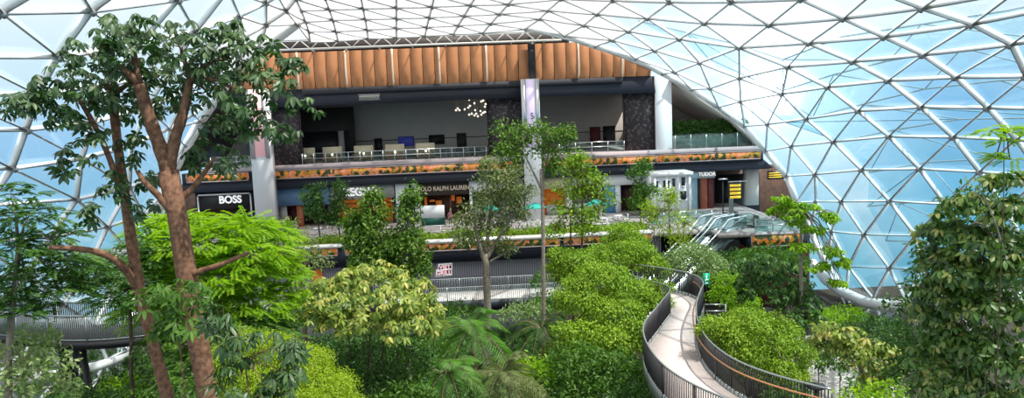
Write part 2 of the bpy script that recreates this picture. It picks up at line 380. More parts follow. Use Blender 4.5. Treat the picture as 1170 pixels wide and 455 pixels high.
R = [
 [(600,-60),(665,-62),(735,-62),(820,-64),(915,-72),(1010,-84),(1110,-100),(1215,-118)],
 [(655,-36),(718,-36),(785,-36),(868,-40),(960,-50),(1060,-62),(1165,-78),(1260,-95)],
 [(641,0),(700,2),(764.5,4),(834.5,4),(914,1),(1000,-9),(1100,-22),(1215,-42)],
 [(626,13),(682,17.5),(739.6,22.4),(804.5,28),(878,30),(962.5,23),(1052,11.5),(1160,-8),(1260,-28)],
 [(617,22.5),(667,30),(718,37),(776,46),(844,56),(923,51),(1009,44),(1109,30),(1215,8)],
 [(600,34),(645,42),(700,47),(748,59),(799,73),(844,90.5),(899,78),(973,72),(1053,64.5),(1153,53),(1245,38)],
 [(680,54),(726,68),(771,83.6),(811,102),(845.5,117),(893,108.5),(944.5,101),(1013,93.6),(1090,90),(1170,89),(1260,84)],
 [(757,85),(790,103),(820.6,123.4),(850,145),(876,143),(920,137),(979,128),(1050.5,123.7),(1126,124.7),(1210,126)],
 [(850,145),(874,173.5),(903,168),(951,163),(1014,157),(1087,158),(1159,161),(1240,168)],
 [(874,173.5),(898,202),(930,200),(983,195),(1049,194),(1117,197.5),(1190,203)],
 [(898,202),(909,232),(931,231),(960,231),(1014.6,230.5),(1078,234),(1145,240),(1215,247)],
 [(909,232),(925,264),(949,265),(986,268.6),(1044.5,269.7),(1105,274),(1170,281),(1240,290)],
 [(925,264),(943,303),(968,305),(1014.6,306.7),(1050,308),(1125,313),(1200,322)],
 [(943,303),(966,337),(996,341),(1033,343),(1090,346),(1160,354),(1230,362)],
 [(978,377),(1009,377),(1050,380),(1110,385),(1190,392)]]
CE = []   # far ceiling: columns between rib 0 and rib 7 (edge -> front)
ribs = [[(355,49),(353.5,37),(350,26),(345,13),(339,0),(325,-25),(305,-58)],
        [(387,48),(384.5,37),(381,24),(377,12),(372,-1),(361,-26),(345,-60)],
        [(421,45),(420,35),(418,23),(415.5,11),(413,-2),(406,-27),(396,-61)],
        [(453.5,44),(453.5,33),(453.5,22),(453.5,10),(453.5,-3),(453,-28),(451,-62)],
        [(486,42),(488,32),(491,21),(494,9),(497,-4),(502,-29),(507,-62)],
        [(518.5,40),(524,30),(531,19),(538,7),(545,-4),(556,-28),(566,-62)],
        [(552,38.6),(561,28),(571,17),(581,6),(592,-6),(610,-32),(583,-62)],
        [(600,34),(617,22.5),(626,13),(641,0),(655,-36),(600,-60)]]
ribs[7] = [(600,34),(617,22.5),(626,13),(641,0),(648,-18),(655,-36),(600,-60)]
# left wall rows: curves from off frame left to the edge
LR = [[(-210,-60),(-90,-62),(40,-66),(160,-72),(260,-80),(300,-84)],
      [(-250,-25),(-130,-27),(-30,-25),(80,-28),(180,-40),(262,-55),(305,-58)],
      [(-200,21),(-100,19),(5,17),(107,15),(205,2),(262,-10),(303,-22),(320,-30)],
      [(-145,66),(-40,67),(69,67),(160,54),(225,38),(275,20),(305,5),(318,-3)],
      [(-160,110),(-60,110),(46,110),(130,98),(195,82),(245,60),(280,44),(305,30),(328,14)],
      [(-170,152),(-70,151),(33,150),(109,141),(170,125),(215,105),(248,84),(275,66),(300,50),(340,29)],
      [(-180,197),(-85,196),(17,194),(96,183),(152,168),(195,148),(222,132),(248,111),(270,82)],
      [(-115,236),(-12,236),(90,229),(150,215),(190,198),(212,167),(230,140)],
      [(-130,278),(-30,278),(60,272),(125,260),(165,246),(190,220),(200,195)],
      [(-150,318),(-60,318),(35,314),(105,303),(150,288),(176,262),(182,240)],
      [(-110,357),(-10,356),(75,348),(130,334),(158,310),(165,290)],
      [(-130,395),(-35,395),(50,386),(110,373),(145,355),(155,325)],
      [(-100,430),(-5,432),(78,424),(125,411),(146,400),(150,350)],
      [(-60,470),(40,466),(100,455),(130,446),(142,430)]]
edges = []      # (a, b, kind)
tris = []
def zipper(A, B, a2=None, b2=None):
    q1, q2 = (A, B) if a2 is None else (np.array(a2, float), np.array(b2, float))
    i = j = 0
    while i < len(A)-1 or j < len(B)-1:
        if j == len(B)-1: adv = 0
        elif i == len(A)-1: adv = 1
        else: adv = 0 if np.linalg.norm(q1[i+1]-q2[j]) < np.linalg.norm(q1[i]-q2[j+1]) else 1
        if adv == 0: tris.append((A[i], A[i+1], B[j])); i += 1
        else: tris.append((A[i], B[j+1], B[j])); j += 1
        edges.append((A[i], B[j]))
    edges.append((A[0], B[0]))
def do_rows(rows, last_free=True):
    P = [[shell(*q) for q in row] for row in rows]
    for k, row in enumerate(P):
        for a, b in zip(row[:-1], row[1:]): edges.append((a, b))
        if k: zipper(P[k-1], row, rows[k-1], rows[k])
    return P
PR = do_rows(R)
PL = do_rows(LR)
PC = [[shell(*q) for q in r_] for r_ in ribs]
ctris0 = len(tris)
for k in range(len(PC)):
    for a, b in zip(PC[k][:-1], PC[k][1:]): edges.append((a, b))
    if k:
        for j in range(7):
            edges.append((PC[k-1][j], PC[k][j]))
            if j < 6:
                edges.append((PC[k-1][j+1], PC[k][j])); tris.append((PC[k-1][j], PC[k][j], PC[k-1][j+1])); tris.append((PC[k][j], PC[k][j+1], PC[k-1][j+1]))
# join left wall and ceiling over the dark rib
DR = [shell(*q) for q in [(340,29),(328,14),(318,-3),(320,-30),(305,-58)]]
for a, b in zip(DR[:-1], DR[1:]): edges.append((a, b))
RB = PC[0]
zipper([RB[0], RB[1], RB[2], RB[4], RB[5], RB[6]], DR)
seen = set(); E2 = []
for a, b in edges:
    ka, kb = tuple(np.round(a, 1)), tuple(np.round(b, 1))
    if ka == kb: continue
    k = (ka, kb) if ka < kb else (kb, ka)
    if k in seen: continue
    seen.add(k); E2.append((a, b))
CENT = np.array([4.0, 30.0, 4.0])
def outward(p):
    d = p-CENT; d = d*np.array([1, .55, 1.2]); return d/np.linalg.norm(d)
dome = empty('ceiling', (0, 72, 20), 'triangulated white steel and glass dome arching over the garden', None, None, 'structure')
beams = MB(); rim = MB(); nodes = MB(); gl = MB(); fr = MB(); done = set()
for a, b in E2:
    n_ = outward((a+b)/2); L = np.linalg.norm(a-b)
    if L > 14: continue
    beams.beam(a, b, .08, .30, n_, .05); rim.beam(a, b, .055 if (a+b)[1] > 120 else .07, .05, n_, 0)
    for p in (a, b):
        k = tuple(np.round(p, 1))
        if k not in done:
            done.add(k); nodes.tube([p-outward(p)*.07, p+outward(p)*.16], .15, 8)
for a, b, c_ in tris:
    mid = (a+b+c_)/3
    o_ = outward(mid)*.36
    (fr if (mid[1] > 55 and mid[2] > 19 and mid[0] < 12) else gl).add([a+o_, b+o_, c_+o_], [[0, 1, 2]])
beams.build('steel_lattice', 'steel', dome); rim.build('beam_flange', 'rim', dome); nodes.build('lattice_node', 'rim', dome)
gl.build('glass_panel', 'glass', dome); fr.build('fritted_panel', 'frit', dome)
# rounded edge beam of the great opening
EDGE = [(978,377),(966,337),(943,303),(925,264),(909,232),(898,202),(874,173.5),(850,145),(820.6,123.4),(790,103),(757,85),(726,68),(680,54),(645,42),(600,34),(552,38.6),(518.5,40),(486,42),(453.5,44),(421,45),(387,48),(355,49)]
pe = [shell(*q) for q in EDGE[1:15]]
eb = MB()
for a, b in zip(pe[:-1], pe[1:]): eb.beam(a, b, .42, .55, outward((a+b)/2), -.05)
LE = [(142,430),(150,350),(155,325),(165,290),(182,240),(200,195),(230,140),(270,82),(340,29)]
pl_ = [shell(*q) for q in LE]
for a, b in zip(pl_[:-1], pl_[1:]): eb.beam(a, b, .8, .55, outward((a+b)/2), -.05)
eb.build('edge_beam', 'steel', dome)
# base ring tubes
ring = [shell(*q) for q in [(926,300),(940,318),(960,333),(985,344),(1016,348.5),(1040,345),(1080,340),(1140,338),(1200,340)]]
MB().tube(np.array(ring)-np.array([0, .5, 0]), .46, 14).build('base_ring', 'steel', dome, True)
ringl = [shell(*q) for q in [(-40,428),(30,430),(75,425),(115,416),(150,405)]]
MB().tube(np.array(ringl)-np.array([0, .5, 0]), .32, 12).build('base_ring', 'steel', dome, True)
# fainter outer lattice beyond the right-hand glass
ol = MB(); og = MB()
OR = [[shell(q[0]+22, q[1]+18)+outward(shell(*q))*6 for q in row[2:]] for row in R[5:13]]
for k, row in enumerate(OR):
    ol.tube(row, .07, 6)
    if k:
        A, B = OR[k-1], row
        for i in range(min(len(A), len(B))-1):
            ol.tube([A[i], B[i+1]] if i % 2 else [A[i+1], B[i]], .05, 5)
            og.add([A[i], A[i+1], B[i+1], B[i]], [[0, 1, 2, 3]])
M['outsteel'] = mat('blue grey outer steel', (.50, .62, .70), .5)
outer = empty('wall_right', OR[3][3], 'fainter outer glass skin with thin members behind the dome', None, None, 'structure')
ol.build('outer_lattice', 'outsteel', outer); og.build('outer_glass', 'blueglass', outer)

# ================================================================= TERMINAL FACADE
# canopy of terracotta panels
xl, xr = X(262, 85), X(744, 85)
can = empty('canopy', ((xl+xr)/2, 75, 17.7), 'long terracotta clad canopy with cream ribs above the upper floor', 'canopy')
prof = [(0, 21.3), (-.10, 20.6), (-.15, 19.9), (-.15, 19.2), (-.08, 18.6), (.06, 18.1), (.25, 17.7)]
pw = 1.2; np_ = int((xr-xl)/pw)
finx = [X(v_, 75) for v_ in (370, 340, 395, 448.5, 502, 556, 661, 711)][1:]
_ce = [at(*q_, 75) for q_ in ((236,116),(270,80),(300,56),(318,42),(640,38),(680,52),(726,68),(757,88))]
def clipz(x, z): return max(min(z, float(np.interp(x, [q_[0] for q_ in _ce], [q_[2] for q_ in _ce]))-.1), 17.6)
for i in range(np_+1):
    x0, x1 = xl+i*pw+.03, min(xl+(i+1)*pw-.03, xr)
    b_ = MB(); V = []
    for y_, z_ in prof: V += [[x0, 75+y_, clipz(x0, z_)], [x1, 75+y_, clipz(x1, z_)]]
    k = len(V); V += [[v_[0], v_[1]+.12, v_[2]] for v_ in V]
    Fs = [[2*j, 2*j+1, 2*j+3, 2*j+2] for j in range(len(prof)-1)]+[[k+2*j+2, k+2*j+3, k+2*j+1, k+2*j] for j in range(len(prof)-1)]
    Fs += [[2*j+2, 2*j+2+k, 2*j+k, 2*j] for j in range(len(prof)-1)]+[[2*j+1, 2*j+1+k, 2*j+3+k, 2*j+3] for j in range(len(prof)-1)]
    b_.add(V, Fs); b_.build('panel', 'canopy', can)
for xf in finx:
    b_ = MB()
    b_.tube([(xf, 75+y_-.03, clipz(xf, z_)+.001*k_) for k_, (y_, z_) in enumerate(prof[::-1])], .11, 6)
    tag(b_.build('rib', 'fin', can), 'cream rib')
_bx = np.linspace(xl, xr, 40); MB().prism([(x_, 17.65) for x_ in _bx]+[(x_, clipz(x_, 21.3)) for x_ in _bx[::-1]], 75.26, 75.5).build('backing', 'seam', can)
# truss on the canopy
xt0, xt1 = X(300, 50), X(640, 45)
tr = empty('roof_truss', ((xt0+xt1)/2, 73.8, 21.5), 'long white zigzag tube truss lying above the terracotta canopy', 'truss')
zt, zb = 22.35, 21.45
MB().tube([(xt0, 73.6, zb), (xt1, 73.6, zb)], .11).build('bottom_chord', 'offwhite', tr)
MB().tube([(xt0, 73.6, zt), (xt1, 73.6, zt)], .08).build('top_chord', 'offwhite', tr)
k = 0; x_ = xt0; b_ = MB()
while x_ < xt1-1: b_.tube([(x_, 73.6, zb if k % 2 else zt), (x_+1.0, 73.6, zt if k % 2 else zb)], .06, 6); x_ += 1.0; k += 1
b_.build('web_tubes', 'offwhite', tr)
for k in range(9):
    x_ = xt0+(xt1-xt0)*(k+.5)/9; MB().tube([(x_, 73.6, zb), (x_, 75.6, zb-.1)], .06, 6).build('bracket', 'offwhite', tr)
struct('wall_front', MB().box2((xt0-2, 76, 21.3), (xt1+1, 76.4, 22.5)), 'darkbrown', 'dark strip wall above the canopy')
# post through the canopy over the lilac pillar
px_ = X(607, 70)
o = MB().box2((px_-.35, 74.0, 17.7), (px_+.35, 74.6, 21.9)).build('canopy_post', 'black'); tag(o, 'short black post crossing the terracotta canopy above lilac pillar', 'post')
# soffit bulkhead
xl2 = X(268, 110); xr2 = X(712, 95)
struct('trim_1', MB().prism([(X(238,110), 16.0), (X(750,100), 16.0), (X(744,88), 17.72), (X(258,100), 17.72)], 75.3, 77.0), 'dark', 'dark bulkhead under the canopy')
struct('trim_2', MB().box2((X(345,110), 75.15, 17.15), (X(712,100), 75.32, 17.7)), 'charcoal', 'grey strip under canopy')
gx = X(420, 113); b_ = MB()
for i in range(17):
    x_ = gx-.95+i*.12; b_.beam((x_, 75.3, 16.3), (x_+.25, 75.3, 17.0), .03, .06, (0, -1, 0)); b_.beam((x_+.25, 75.3, 16.3), (x_, 75.3, 17.0), .03, .06, (0, -1, 0))
tag(b_.build('air_grille', 'offwhite'), 'pale diamond mesh air grille on the dark bulkhead under canopy', 'grille')
# upper back wall (taupe), slanted ends following the dome
YB = 88
def poly75(pts, Y): return [(at(a, b, Y)[0], at(a, b, Y)[2]) for a, b in pts]
struct('wall_back', MB().prism(poly75([(226,190),(868,185),(866,168),(768,96),(744,94),(262,112),(240,140)], YB), YB, YB+.3), 'taupe', 'taupe panelled back wall of upper floor')
for k, (a, b) in enumerate([((250,176.5),(866,141)),]):
    pass
xa, xb = X(240,160,YB), X(862,150,YB)
zs = at(450,160,YB)[2]
xb2 = X(845,150,YB)
struct('trim_3', MB().box2((X(405,160,YB), YB-.03, zs-.05), (X(835,150,YB), YB, zs+.05)), 'seam')
struct('trim_4', MB().box2((X(405,170,YB), YB-.03, zs-1.25), (X(860,155,YB), YB, zs-1.2)), 'seam')
# recessed darker bay on the left of the upper floor
struct('wall_left', MB().box2((X(340,150,86), 86, UZ), (X(405,150,86), 86.3, 16)), 'darkbrown', 'darker bay')
struct('wall_left', MB().box2((X(345,172,85.5), 85.5, UZ), (X(400,172,85.5), 85.7, UZ+3.2)), 'black')
MBp = MB().box2((X(386,150,85), 85, UZ), (X(392,150,85), 85.4, UZ+3.2)); tag(MBp.build('wall_pier', 'taupe'), 'slim grey pier in the dark bay behind the leftmost booths', 'pier')
# sloping slabs added at both ends to keep sun off the upper floor
sl = [at(*q_, 75.4) for q_ in ((766,90),(800,116),(835,138),(866,168))]
struct('ceiling', MB().prism([(q_[0], q_[2]) for q_ in sl]+[(q_[0]+.15, q_[2]+.2) for q_ in sl[::-1]], 75.4, YB+.3), 'taupe', 'sloping taupe sun shield added at right end of upper floor')
sl = [at(*q_, 75.4) for q_ in ((262,100),(244,122),(222,160),(206,196))]
struct('ceiling', MB().prism([(q_[0], q_[2]) for q_ in sl]+[(q_[0]-.15, q_[2]+.2) for q_ in sl[::-1]], 75.4, YB+.3), 'darkbrown', 'sloping dark sun shield added at left end of upper floor')
# upper floor slab
struct('floor', MB().prism([(X(225,200), UZ-.45), (X(870,175), UZ-.45), (X(866,168), UZ), (X(230,193), UZ)], 75.0, YB+.5), 'mauve', 'upper floor slab with mauve edge')
# ceiling of the upper floor
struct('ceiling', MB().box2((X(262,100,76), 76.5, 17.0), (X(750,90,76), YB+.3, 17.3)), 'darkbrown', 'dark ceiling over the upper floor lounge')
# flower display band of upper slab (segments between pillars)
def band(pxa, pxb, y, z0, z1, label):
    x0, x1 = pxa, pxb
    e_ = empty('flower_display', ((x0+x1)/2, y, z0), label, 'display', 'flower display bands along the balconies')
    MB().box2((x0+.06, y-.05, z0+.09), (x1-.06, y+.02, z1-.09)).build('screen', 'flower', e_)
    f_ = MB(); f_.box2((x0, y-.08, z0), (x1, y+.05, z0+.09)); f_.box2((x0, y-.08, z1-.09), (x1, y+.05, z1)); f_.box2((x0, y-.08, z0), (x0+.06, y+.05, z1)); f_.box2((x1-.06, y-.08, z0), (x1, y+.05, z1))
    f_.build('frame', 'mauve', e_)
    return e_
band(X(213,205), X(285,205), 74.95, 8.75, 9.65, 'flower display band on upper slab left of the pink pillar')
band(X(314,205), X(597,195), 74.95, 8.75, 9.65, 'long flower display band on upper slab between pink and lilac pillars')
band(X(621,190), X(749,185), 74.95, 8.75, 9.65, 'flower display band on upper slab right of the lilac pillar')
band(X(749,185)+.05, X(869,178), 74.95, 8.75, 9.65, 'flower display band on upper slab below the hedge planter')
struct('trim_5', MB().prism([(X(205,212), 7.75), (X(884,188), 7.75), (X(872,180), 8.75), (X(208,208), 8.75)], 75.05, 76), 'dark', 'navy beam over the shops')
struct('trim_6', MB().box2((X(208,205), 75.0, 8.6), (X(872,180), 75.6, 9.7)), 'dark')

# pillars
def pillar(px0, px1, py, y, z1, label, panel=None):
    x0, x1 = X(px0, py, y), X(px1, py, y); c_ = (x0+x1)/2
    e_ = empty('pillar', (c_, y, FZ), label, 'pillar')
    MB().box2((x0, y, FZ), (x1, y+1.2, z1)).build('shaft', 'white', e_)
    if panel:
        w_ = (x1-x0)
        tag(MB().box2((x0+w_*.26, y-.10, 11.2), (x1-w_*.26, y+.02, z1-.1)).build('advertising_panel', panel, e_), None)
        MB().box2((x0+w_*.04, y-.16, 11.0), (x0+w_*.22, y+.02, z1)).build('side_trim', 'chrome', e_)
        MB().box2((x1-w_*.22, y-.16, 11.0), (x1-w_*.04, y+.02, z1)).build('side_trim', 'chrome', e_)
    return e_
pillar(285, 308, 160, 73.4, 17.75, 'white pillar with tall pink panel left of the lounge booths', 'pink')
pb = pillar(598, 618, 160, 73.4, 17.75, 'white pillar with tall lilac panel at the middle of facade', 'lilac')
text('panel_mark', '5', .9, (X(608,133,73.2), 73.28, Z(608,133,73.2)), 'dark', pb, sx=.8)
pillar(749, 767.5, 120, 75.9, 17.75, 'plain white pillar left of the green hedge', None)
for i, (a, b) in enumerate(((556, 598), (712, 748), (301, 343))):
    lab = ('dark perforated screen wall directly left of the lilac pillar', 'dark perforated screen wall directly left of plain white pillar', 'dark perforated screen wall right of the pink pillar')[i]
    e_ = empty('perforated_screen', ((X(a)+X(b))/2, 76.2, UZ), lab, 'screen', 'perforated screens beside the pillars')
    w0, w1 = X(a, 130, 76.2), X(b, 130, 76.2)
    MB().box2((w0, 76.2, UZ), (w1, 76.4, 17.7)).build('mesh_sheet', 'perf', e_)
    f_ = MB()
    for x_ in (w0, w1-.08): f_.box2((x_, 76.12, UZ), (x_+.08, 76.45, 17.7))
    f_.build('frame', 'darkbrown', e_)

# upper balcony railing
def railing(x0, x1, y, z, label, glass=True, step=1.5, posts='chrome', h=1.1, rails=(1.1, .6)):
    e_ = empty('balcony_railing', ((x0+x1)/2, y, z), label, 'railing')
    n_ = max(1, round((x1-x0)/step))
    for i in range(n_+1):
        x_ = x0+(x1-x0)*i/n_; MB().box2((x_-.03, y-.03, z), (x_+.03, y+.03, z+h)).build('post', posts, e_)
    for r_ in rails: MB().tube([(x0, y, z+r_), (x1, y, z+r_)], .035, 8).build('rail', posts, e_)
    if glass: MB().box2((x0, y+.04, z+.08), (x1, y+.055, z+h-.06)).build('glass_panel', 'clear', e_)
    return e_
railing(X(345,190), X(556,185), 75.35, UZ, 'steel and glass balcony railing in front of lounge booths', True, 1.15)
railing(X(640,185), X(714,175), 75.35, UZ, 'glass balcony railing between lilac pillar and perforated screen', True, 1.5)
railing(X(240,195), X(285,195), 75.35, UZ, 'balcony railing behind big tree left of the pink pillar', True, 1.5)

# lounge booths with cream backs
def booth():
    e_ = empty('lounge_booth', (0, 0, 0), 'x', 'seat', 'cream backed lounge booths behind the balcony railing')
    MB().box2((-1.0, .5, .25), (1.0, .62, 1.62)).build('back_panel', 'cream', e_)
    s_ = MB().box2((-.95, -.15, .18), (.95, .5, .45)); s_.build('seat', 'tan', e_)
    for x_ in (-.5, .5): MB().lathe((x_, -.05, .45), [(.30, 0), (.40, .12), (.40, .32), (.33, .42)], 12).build('cushion', 'tan', e_)
    for sx_ in (-.9, .9):
        for y_ in (-.05, .5): MB().box2((sx_-.03, y_-.03, 0), (sx_+.03, y_+.03, .2)).build('leg', 'black', e_)
    return e_
def lamp():
    e_ = empty('table_lamp', (0, 0, 0), 'x', 'lamp', 'small globe lamps on the lounge tables')
    MB().lathe((0, 0, 0), [(.09, 0), (.09, .03), (.015, .05), (.015, .22)], 10).build('stand', 'chrome', e_)
    MB().ball((0, 0, .30), .10, 8).build('globe', 'glow', e_)
    return e_
def stool():
    e_ = empty('side_table', (0, 0, 0), 'x', 'table', 'small round side tables in front of the booths')
    MB().lathe((0, 0, 0), [(.22, 0), (.22, .03), (.04, .05), (.04, .50), (.28, .52), (.28, .56)], 14).build('table_top', 'charcoal', e_)
    return e_
b0 = booth(); l0 = lamp(); s0 = stool()
bp = [348, 379, 415, 451, 486]; YBo = 77.6
bl = ['leftmost cream lounge booth, half hidden beside perforated screen', 'second cream lounge booth from the left behind railing', 'middle one of the five cream lounge booths behind railing', 'fourth cream lounge booth from left, beneath blue screen', 'rightmost cream lounge booth behind the railing']
ll = ['globe lamp before the leftmost lounge booth', 'globe lamp before the second lounge booth from left', 'globe lamp before the middle lounge booth', 'globe lamp before the fourth lounge booth from left', 'globe lamp before the rightmost lounge booth']
for i, p_ in enumerate(bp):
    bo = b0 if i == 0 else copy_tree(b0); bo.location = (X(p_, 180, YBo), YBo, UZ); bo['label'] = bl[i]
    st = s0 if i == 0 else copy_tree(s0); st.location = (X(p_, 180, 76.6)+.1, 76.5, UZ); st['label'] = ll[i].replace('globe lamp', 'small round side table')
    la_ = l0 if i == 0 else copy_tree(l0); la_.location = (X(p_, 180, 76.6)+.1, 76.5, UZ+.56); la_['label'] = ll[i]
# chairs and tables at the right end of the lounge
def chair():
    e_ = empty('lounge_chair', (0, 0, 0), 'x', 'chair', 'dark lounge chairs in the upper floor')
    MB().box2((-.28, -.28, .40), (.28, .28, .48)).build('seat', 'charcoal', e_)
    MB().box2((-.28, .24, .48), (.28, .31, .95)).build('backrest', 'charcoal', e_)
    for x_ in (-.24, .24):
        for y_ in (-.24, .24): MB().box2((x_-.02, y_-.02, 0), (x_+.02, y_+.02, .4)).build('leg', 'chrome', e_)
    return e_
c0 = chair(); cps = [(507, 78, .3, 0), (514, 80, 2.4, 0), (523, 78, -.4, 1), (531, 80.5, 1.2, 2), (540, 78, 3.0, 3), (548, 79.5, .6, 4)]
cl = ['dark chair just right of the cream booths, nearest the railing', 'dark chair second from the cream booths, set back', 'dark chair nearest the railing under the pendant lights, left one', 'dark chair set deepest under the pendant lights', 'dark chair turned away, nearest the railing under pendant lights', 'dark chair beside the perforated screen left of lilac pillar']
for i, (p_, y_, rz_, _) in enumerate(cps):
    c_ = c0 if i == 0 else copy_tree(c0); c_.location = (X(p_, 180, y_), y_, UZ); c_.rotation_euler.z = rz_; c_['label'] = cl[i]
for i, (p_, y_) in enumerate(((511, 79), (535, 79))):
    e_ = empty('round_table', (X(p_, 180, y_), y_, UZ), ('small white round table right of the cream booths', 'small white round table under the pendant lights')[i], 'table', 'round tables of the upper lounge')
    MB().lathe((e_.location.x, y_, UZ+.70), [(.42, 0), (.42, .04)], 16).build('table_top', 'white', e_); MB().lathe((e_.location.x, y_, UZ), [(.22, 0), (.22, .03), (.04, .05), (.04, .7)], 12).build('pedestal', 'chrome', e_)
# screens and doorways on the back wall
def wallpanel(name, px0, py0, px1, py1, m_, label, cat, group=None, Y=YB-.02, fr='black'):
    x0, x1 = X(px0, (py0+py1)/2, Y), X(px1, (py0+py1)/2, Y); z1, z0 = Z((px0+px1)/2, py0, Y), Z((px0+px1)/2, py1, Y)
    e_ = empty(name, ((x0+x1)/2, Y, z0), label, cat, group)
    MB().box2((x0+.05, Y-.06, z0+.05), (x1-.05, Y-.01, z1-.05)).build('screen' if cat != 'door' else 'door_leaf', m_, e_)
    f_ = MB(); f_.box2((x0, Y-.09, z1-.06), (x1, Y, z1)); f_.box2((x0, Y-.09, z0), (x0+.06, Y, z1)); f_.box2((x1-.06, Y-.09, z0), (x1, Y, z1)); f_.box2((x0, Y-.09, z0), (x1, Y, z0+.05))
    f_.build('frame', fr, e_); return e_
wallpanel('wall_screen', 455, 156, 473, 167, 'screenblue', 'dark blue wall screen above the fourth lounge booth', 'screen')
wallpanel('wall_screen', 490, 154, 508, 165, 'black', 'black wall screen above the rightmost lounge booth', 'screen')
wallpanel('service_door', 428, 158, 437, 176, 'black', 'narrow black doorway behind the middle lounge booths', 'door')
wallpanel('service_door', 522, 152, 533, 172, 'darkbrown', 'brown doorway in back wall below the pendant lights', 'door')
wallpanel('service_door', 674, 145, 686, 166, 'redbrown', 'brown door in the back wall right of lilac pillar, left one', 'door')
wallpanel('service_door', 689, 144, 703, 165, 'black', 'black door in the back wall beside the perforated screen', 'door')
wallpanel('service_door', 645, 148, 654, 160, 'black', 'small black opening in the back wall nearest the lilac pillar', 'door')
# light patches of daylight come through the roof; pendant cluster
pc = at(535, 124, 80); pe_ = empty('pendant_light', (pc[0], 80, 17), 'cluster of small glowing bulbs hanging on wires in the lounge', 'lamp')
prs = random.Random(3)
MB().lathe((pc[0], 80, 16.9), [(1.3, 0), (1.3, .1)], 24).build('ceiling_plate', 'black', pe_)
pts_ = [(521,126),(523,124),(525,126),(531,125),(536,114),(535,123),(537,121),(542,118),(536,131),(539,130),(543,126),(544,130),(549,127),(552,115),(550,116),(555,119),(554,122),(554,128),(552,129),(550,131),(546,133),(542,132)]
for (a, b) in pts_:
    p_ = at(a, b, 80+prs.uniform(-.8, .8))
    w_ = MB().tube([(p_[0], p_[1], p_[2]), (p_[0], p_[1], 16.9)], .008, 4).build('wire', 'offwhite', pe_)
    MB().ball(p_, .09, 6).build('bulb', 'glow', pe_)

# hedge planter at right of upper floor
hx0, hx1 = X(769, 160)+.35, X(862, 155)
pl2 = empty('hedge_planter', ((hx0+hx1)/2, 77, UZ), 'long grey planter with glass front at right end of upper floor', 'planter')
MB().box2((hx0, 76.3, UZ), (hx1, 76.6, UZ+1.35)).build('planter_box', 'stone', pl2)
MB().box2((hx0, 75.5, UZ), (hx1-.1, 75.53, UZ+1.5)).build('glass_front', 'clear', pl2)
for k in range(6):
    x_ = hx0+(hx1-hx0)*k/5; MB().box2((x_-.025, 75.45, UZ), (x_+.025, 75.5, UZ+1.45)).build('post', 'chrome', pl2)

# ---------------------------------------------------------------- shops on the mall level (front plane Y=75.4)
YS = 76.0
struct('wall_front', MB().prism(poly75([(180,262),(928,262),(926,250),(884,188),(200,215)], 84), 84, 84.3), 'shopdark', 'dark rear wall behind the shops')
def slab(name, px0, px1, z0, z1, y0, y1, m_, parent=None, py=215):
    return MB().box2((X(px0, py, y0), y0, z0), (X(px1, py, y0), y1, z1)).build(name, m_, parent)
def shop(name, px0, px1, label, fascia, fz0, sign=None, sm='letter', ss=.6, sxx=1, spx=None, side=None, bold=.01):
    cx_ = (X(px0)+X(px1))/2
    e_ = empty(name, (cx_, YS, FZ), label, 'shop front')
    slab('fascia', px0, px1, fz0, 7.75, YS-.35, YS, fascia, e_)
    if side: slab('jamb', px0, px0+3, FZ, fz0, YS-.35, YS+2, side, e_); slab('jamb', px1-3, px1, FZ, fz0, YS-.35, YS+2, side, e_)
    if sign:
        text('sign_lettering', sign, ss, (X(spx or (px0+px1)/2, 215, YS-.4), YS-.42, (fz0+7.75)/2), sm, e_, sx=sxx, bold=bold)
    return e_
# BOSS
e_ = shop('shop_front', 222, 288, 'black shop front with white outline and BOSS sign behind the trees', 'black', 5.9, 'BOSS', 'letter', 1.05, .95, 262, 'black', .03)
slab('outline', 224, 286, 7.35, 7.5, YS-.45, YS-.35, 'white', e_); slab('outline', 284.5, 286, FZ, 7.5, YS-.45, YS-.35, 'white', e_); slab('outline', 224, 225.5, FZ, 7.5, YS-.45, YS-.35, 'white', e_)
slab('display_window', 228, 282, FZ, 5.8, YS+.5, YS+.55, 'shopdark', e_)
# slate blue shop
e_ = shop('shop_front', 312, 376, 'shop front with plain slate blue fascia right of the pink pillar', 'shopblue', 5.95, None, side='black')
slab('display_window', 316, 326, FZ, 5.9, YS, YS+.1, 'stone', e_); slab('portal', 337, 344, FZ, 5.9, YS-.2, YS+.2, 'terracotta', e_); slab('interior', 326, 337, FZ, 5.9, YS+2, YS+2.1, 'redbrown', e_)
slab('interior', 344, 372, FZ, 5.9, YS+2, YS+2.1, 'shopdark', e_)
# ZEGNA
e_ = shop('shop_front', 377, 450, 'shop front with grey stone fascia lettered ZEGNA and orange shelves', 'stone', 6.35, 'ZEGNA', 'letter', 1.15, .9, 411, 'black', .03)
for k in range(5): slab('shelf', 392, 445, FZ+.4+k*.5, FZ+.48+k*.5, YS+1.6, YS+2.0, 'terracotta', e_)
slab('interior', 380, 447, FZ, 6.35, YS+2.0, YS+2.1, 'warm', e_)
for a, b, l_ in ((451.5, 467, 'wide white cladding pier right of the ZEGNA shop front'), (470, 478, 'narrow white cladding pier left of the POLO RALPH LAUREN sign')):
    o = slab('cladding_pier', a, b, FZ, 7.75, YS-.5, YS, 'white'); 
    tag(o, l_, 'pier')
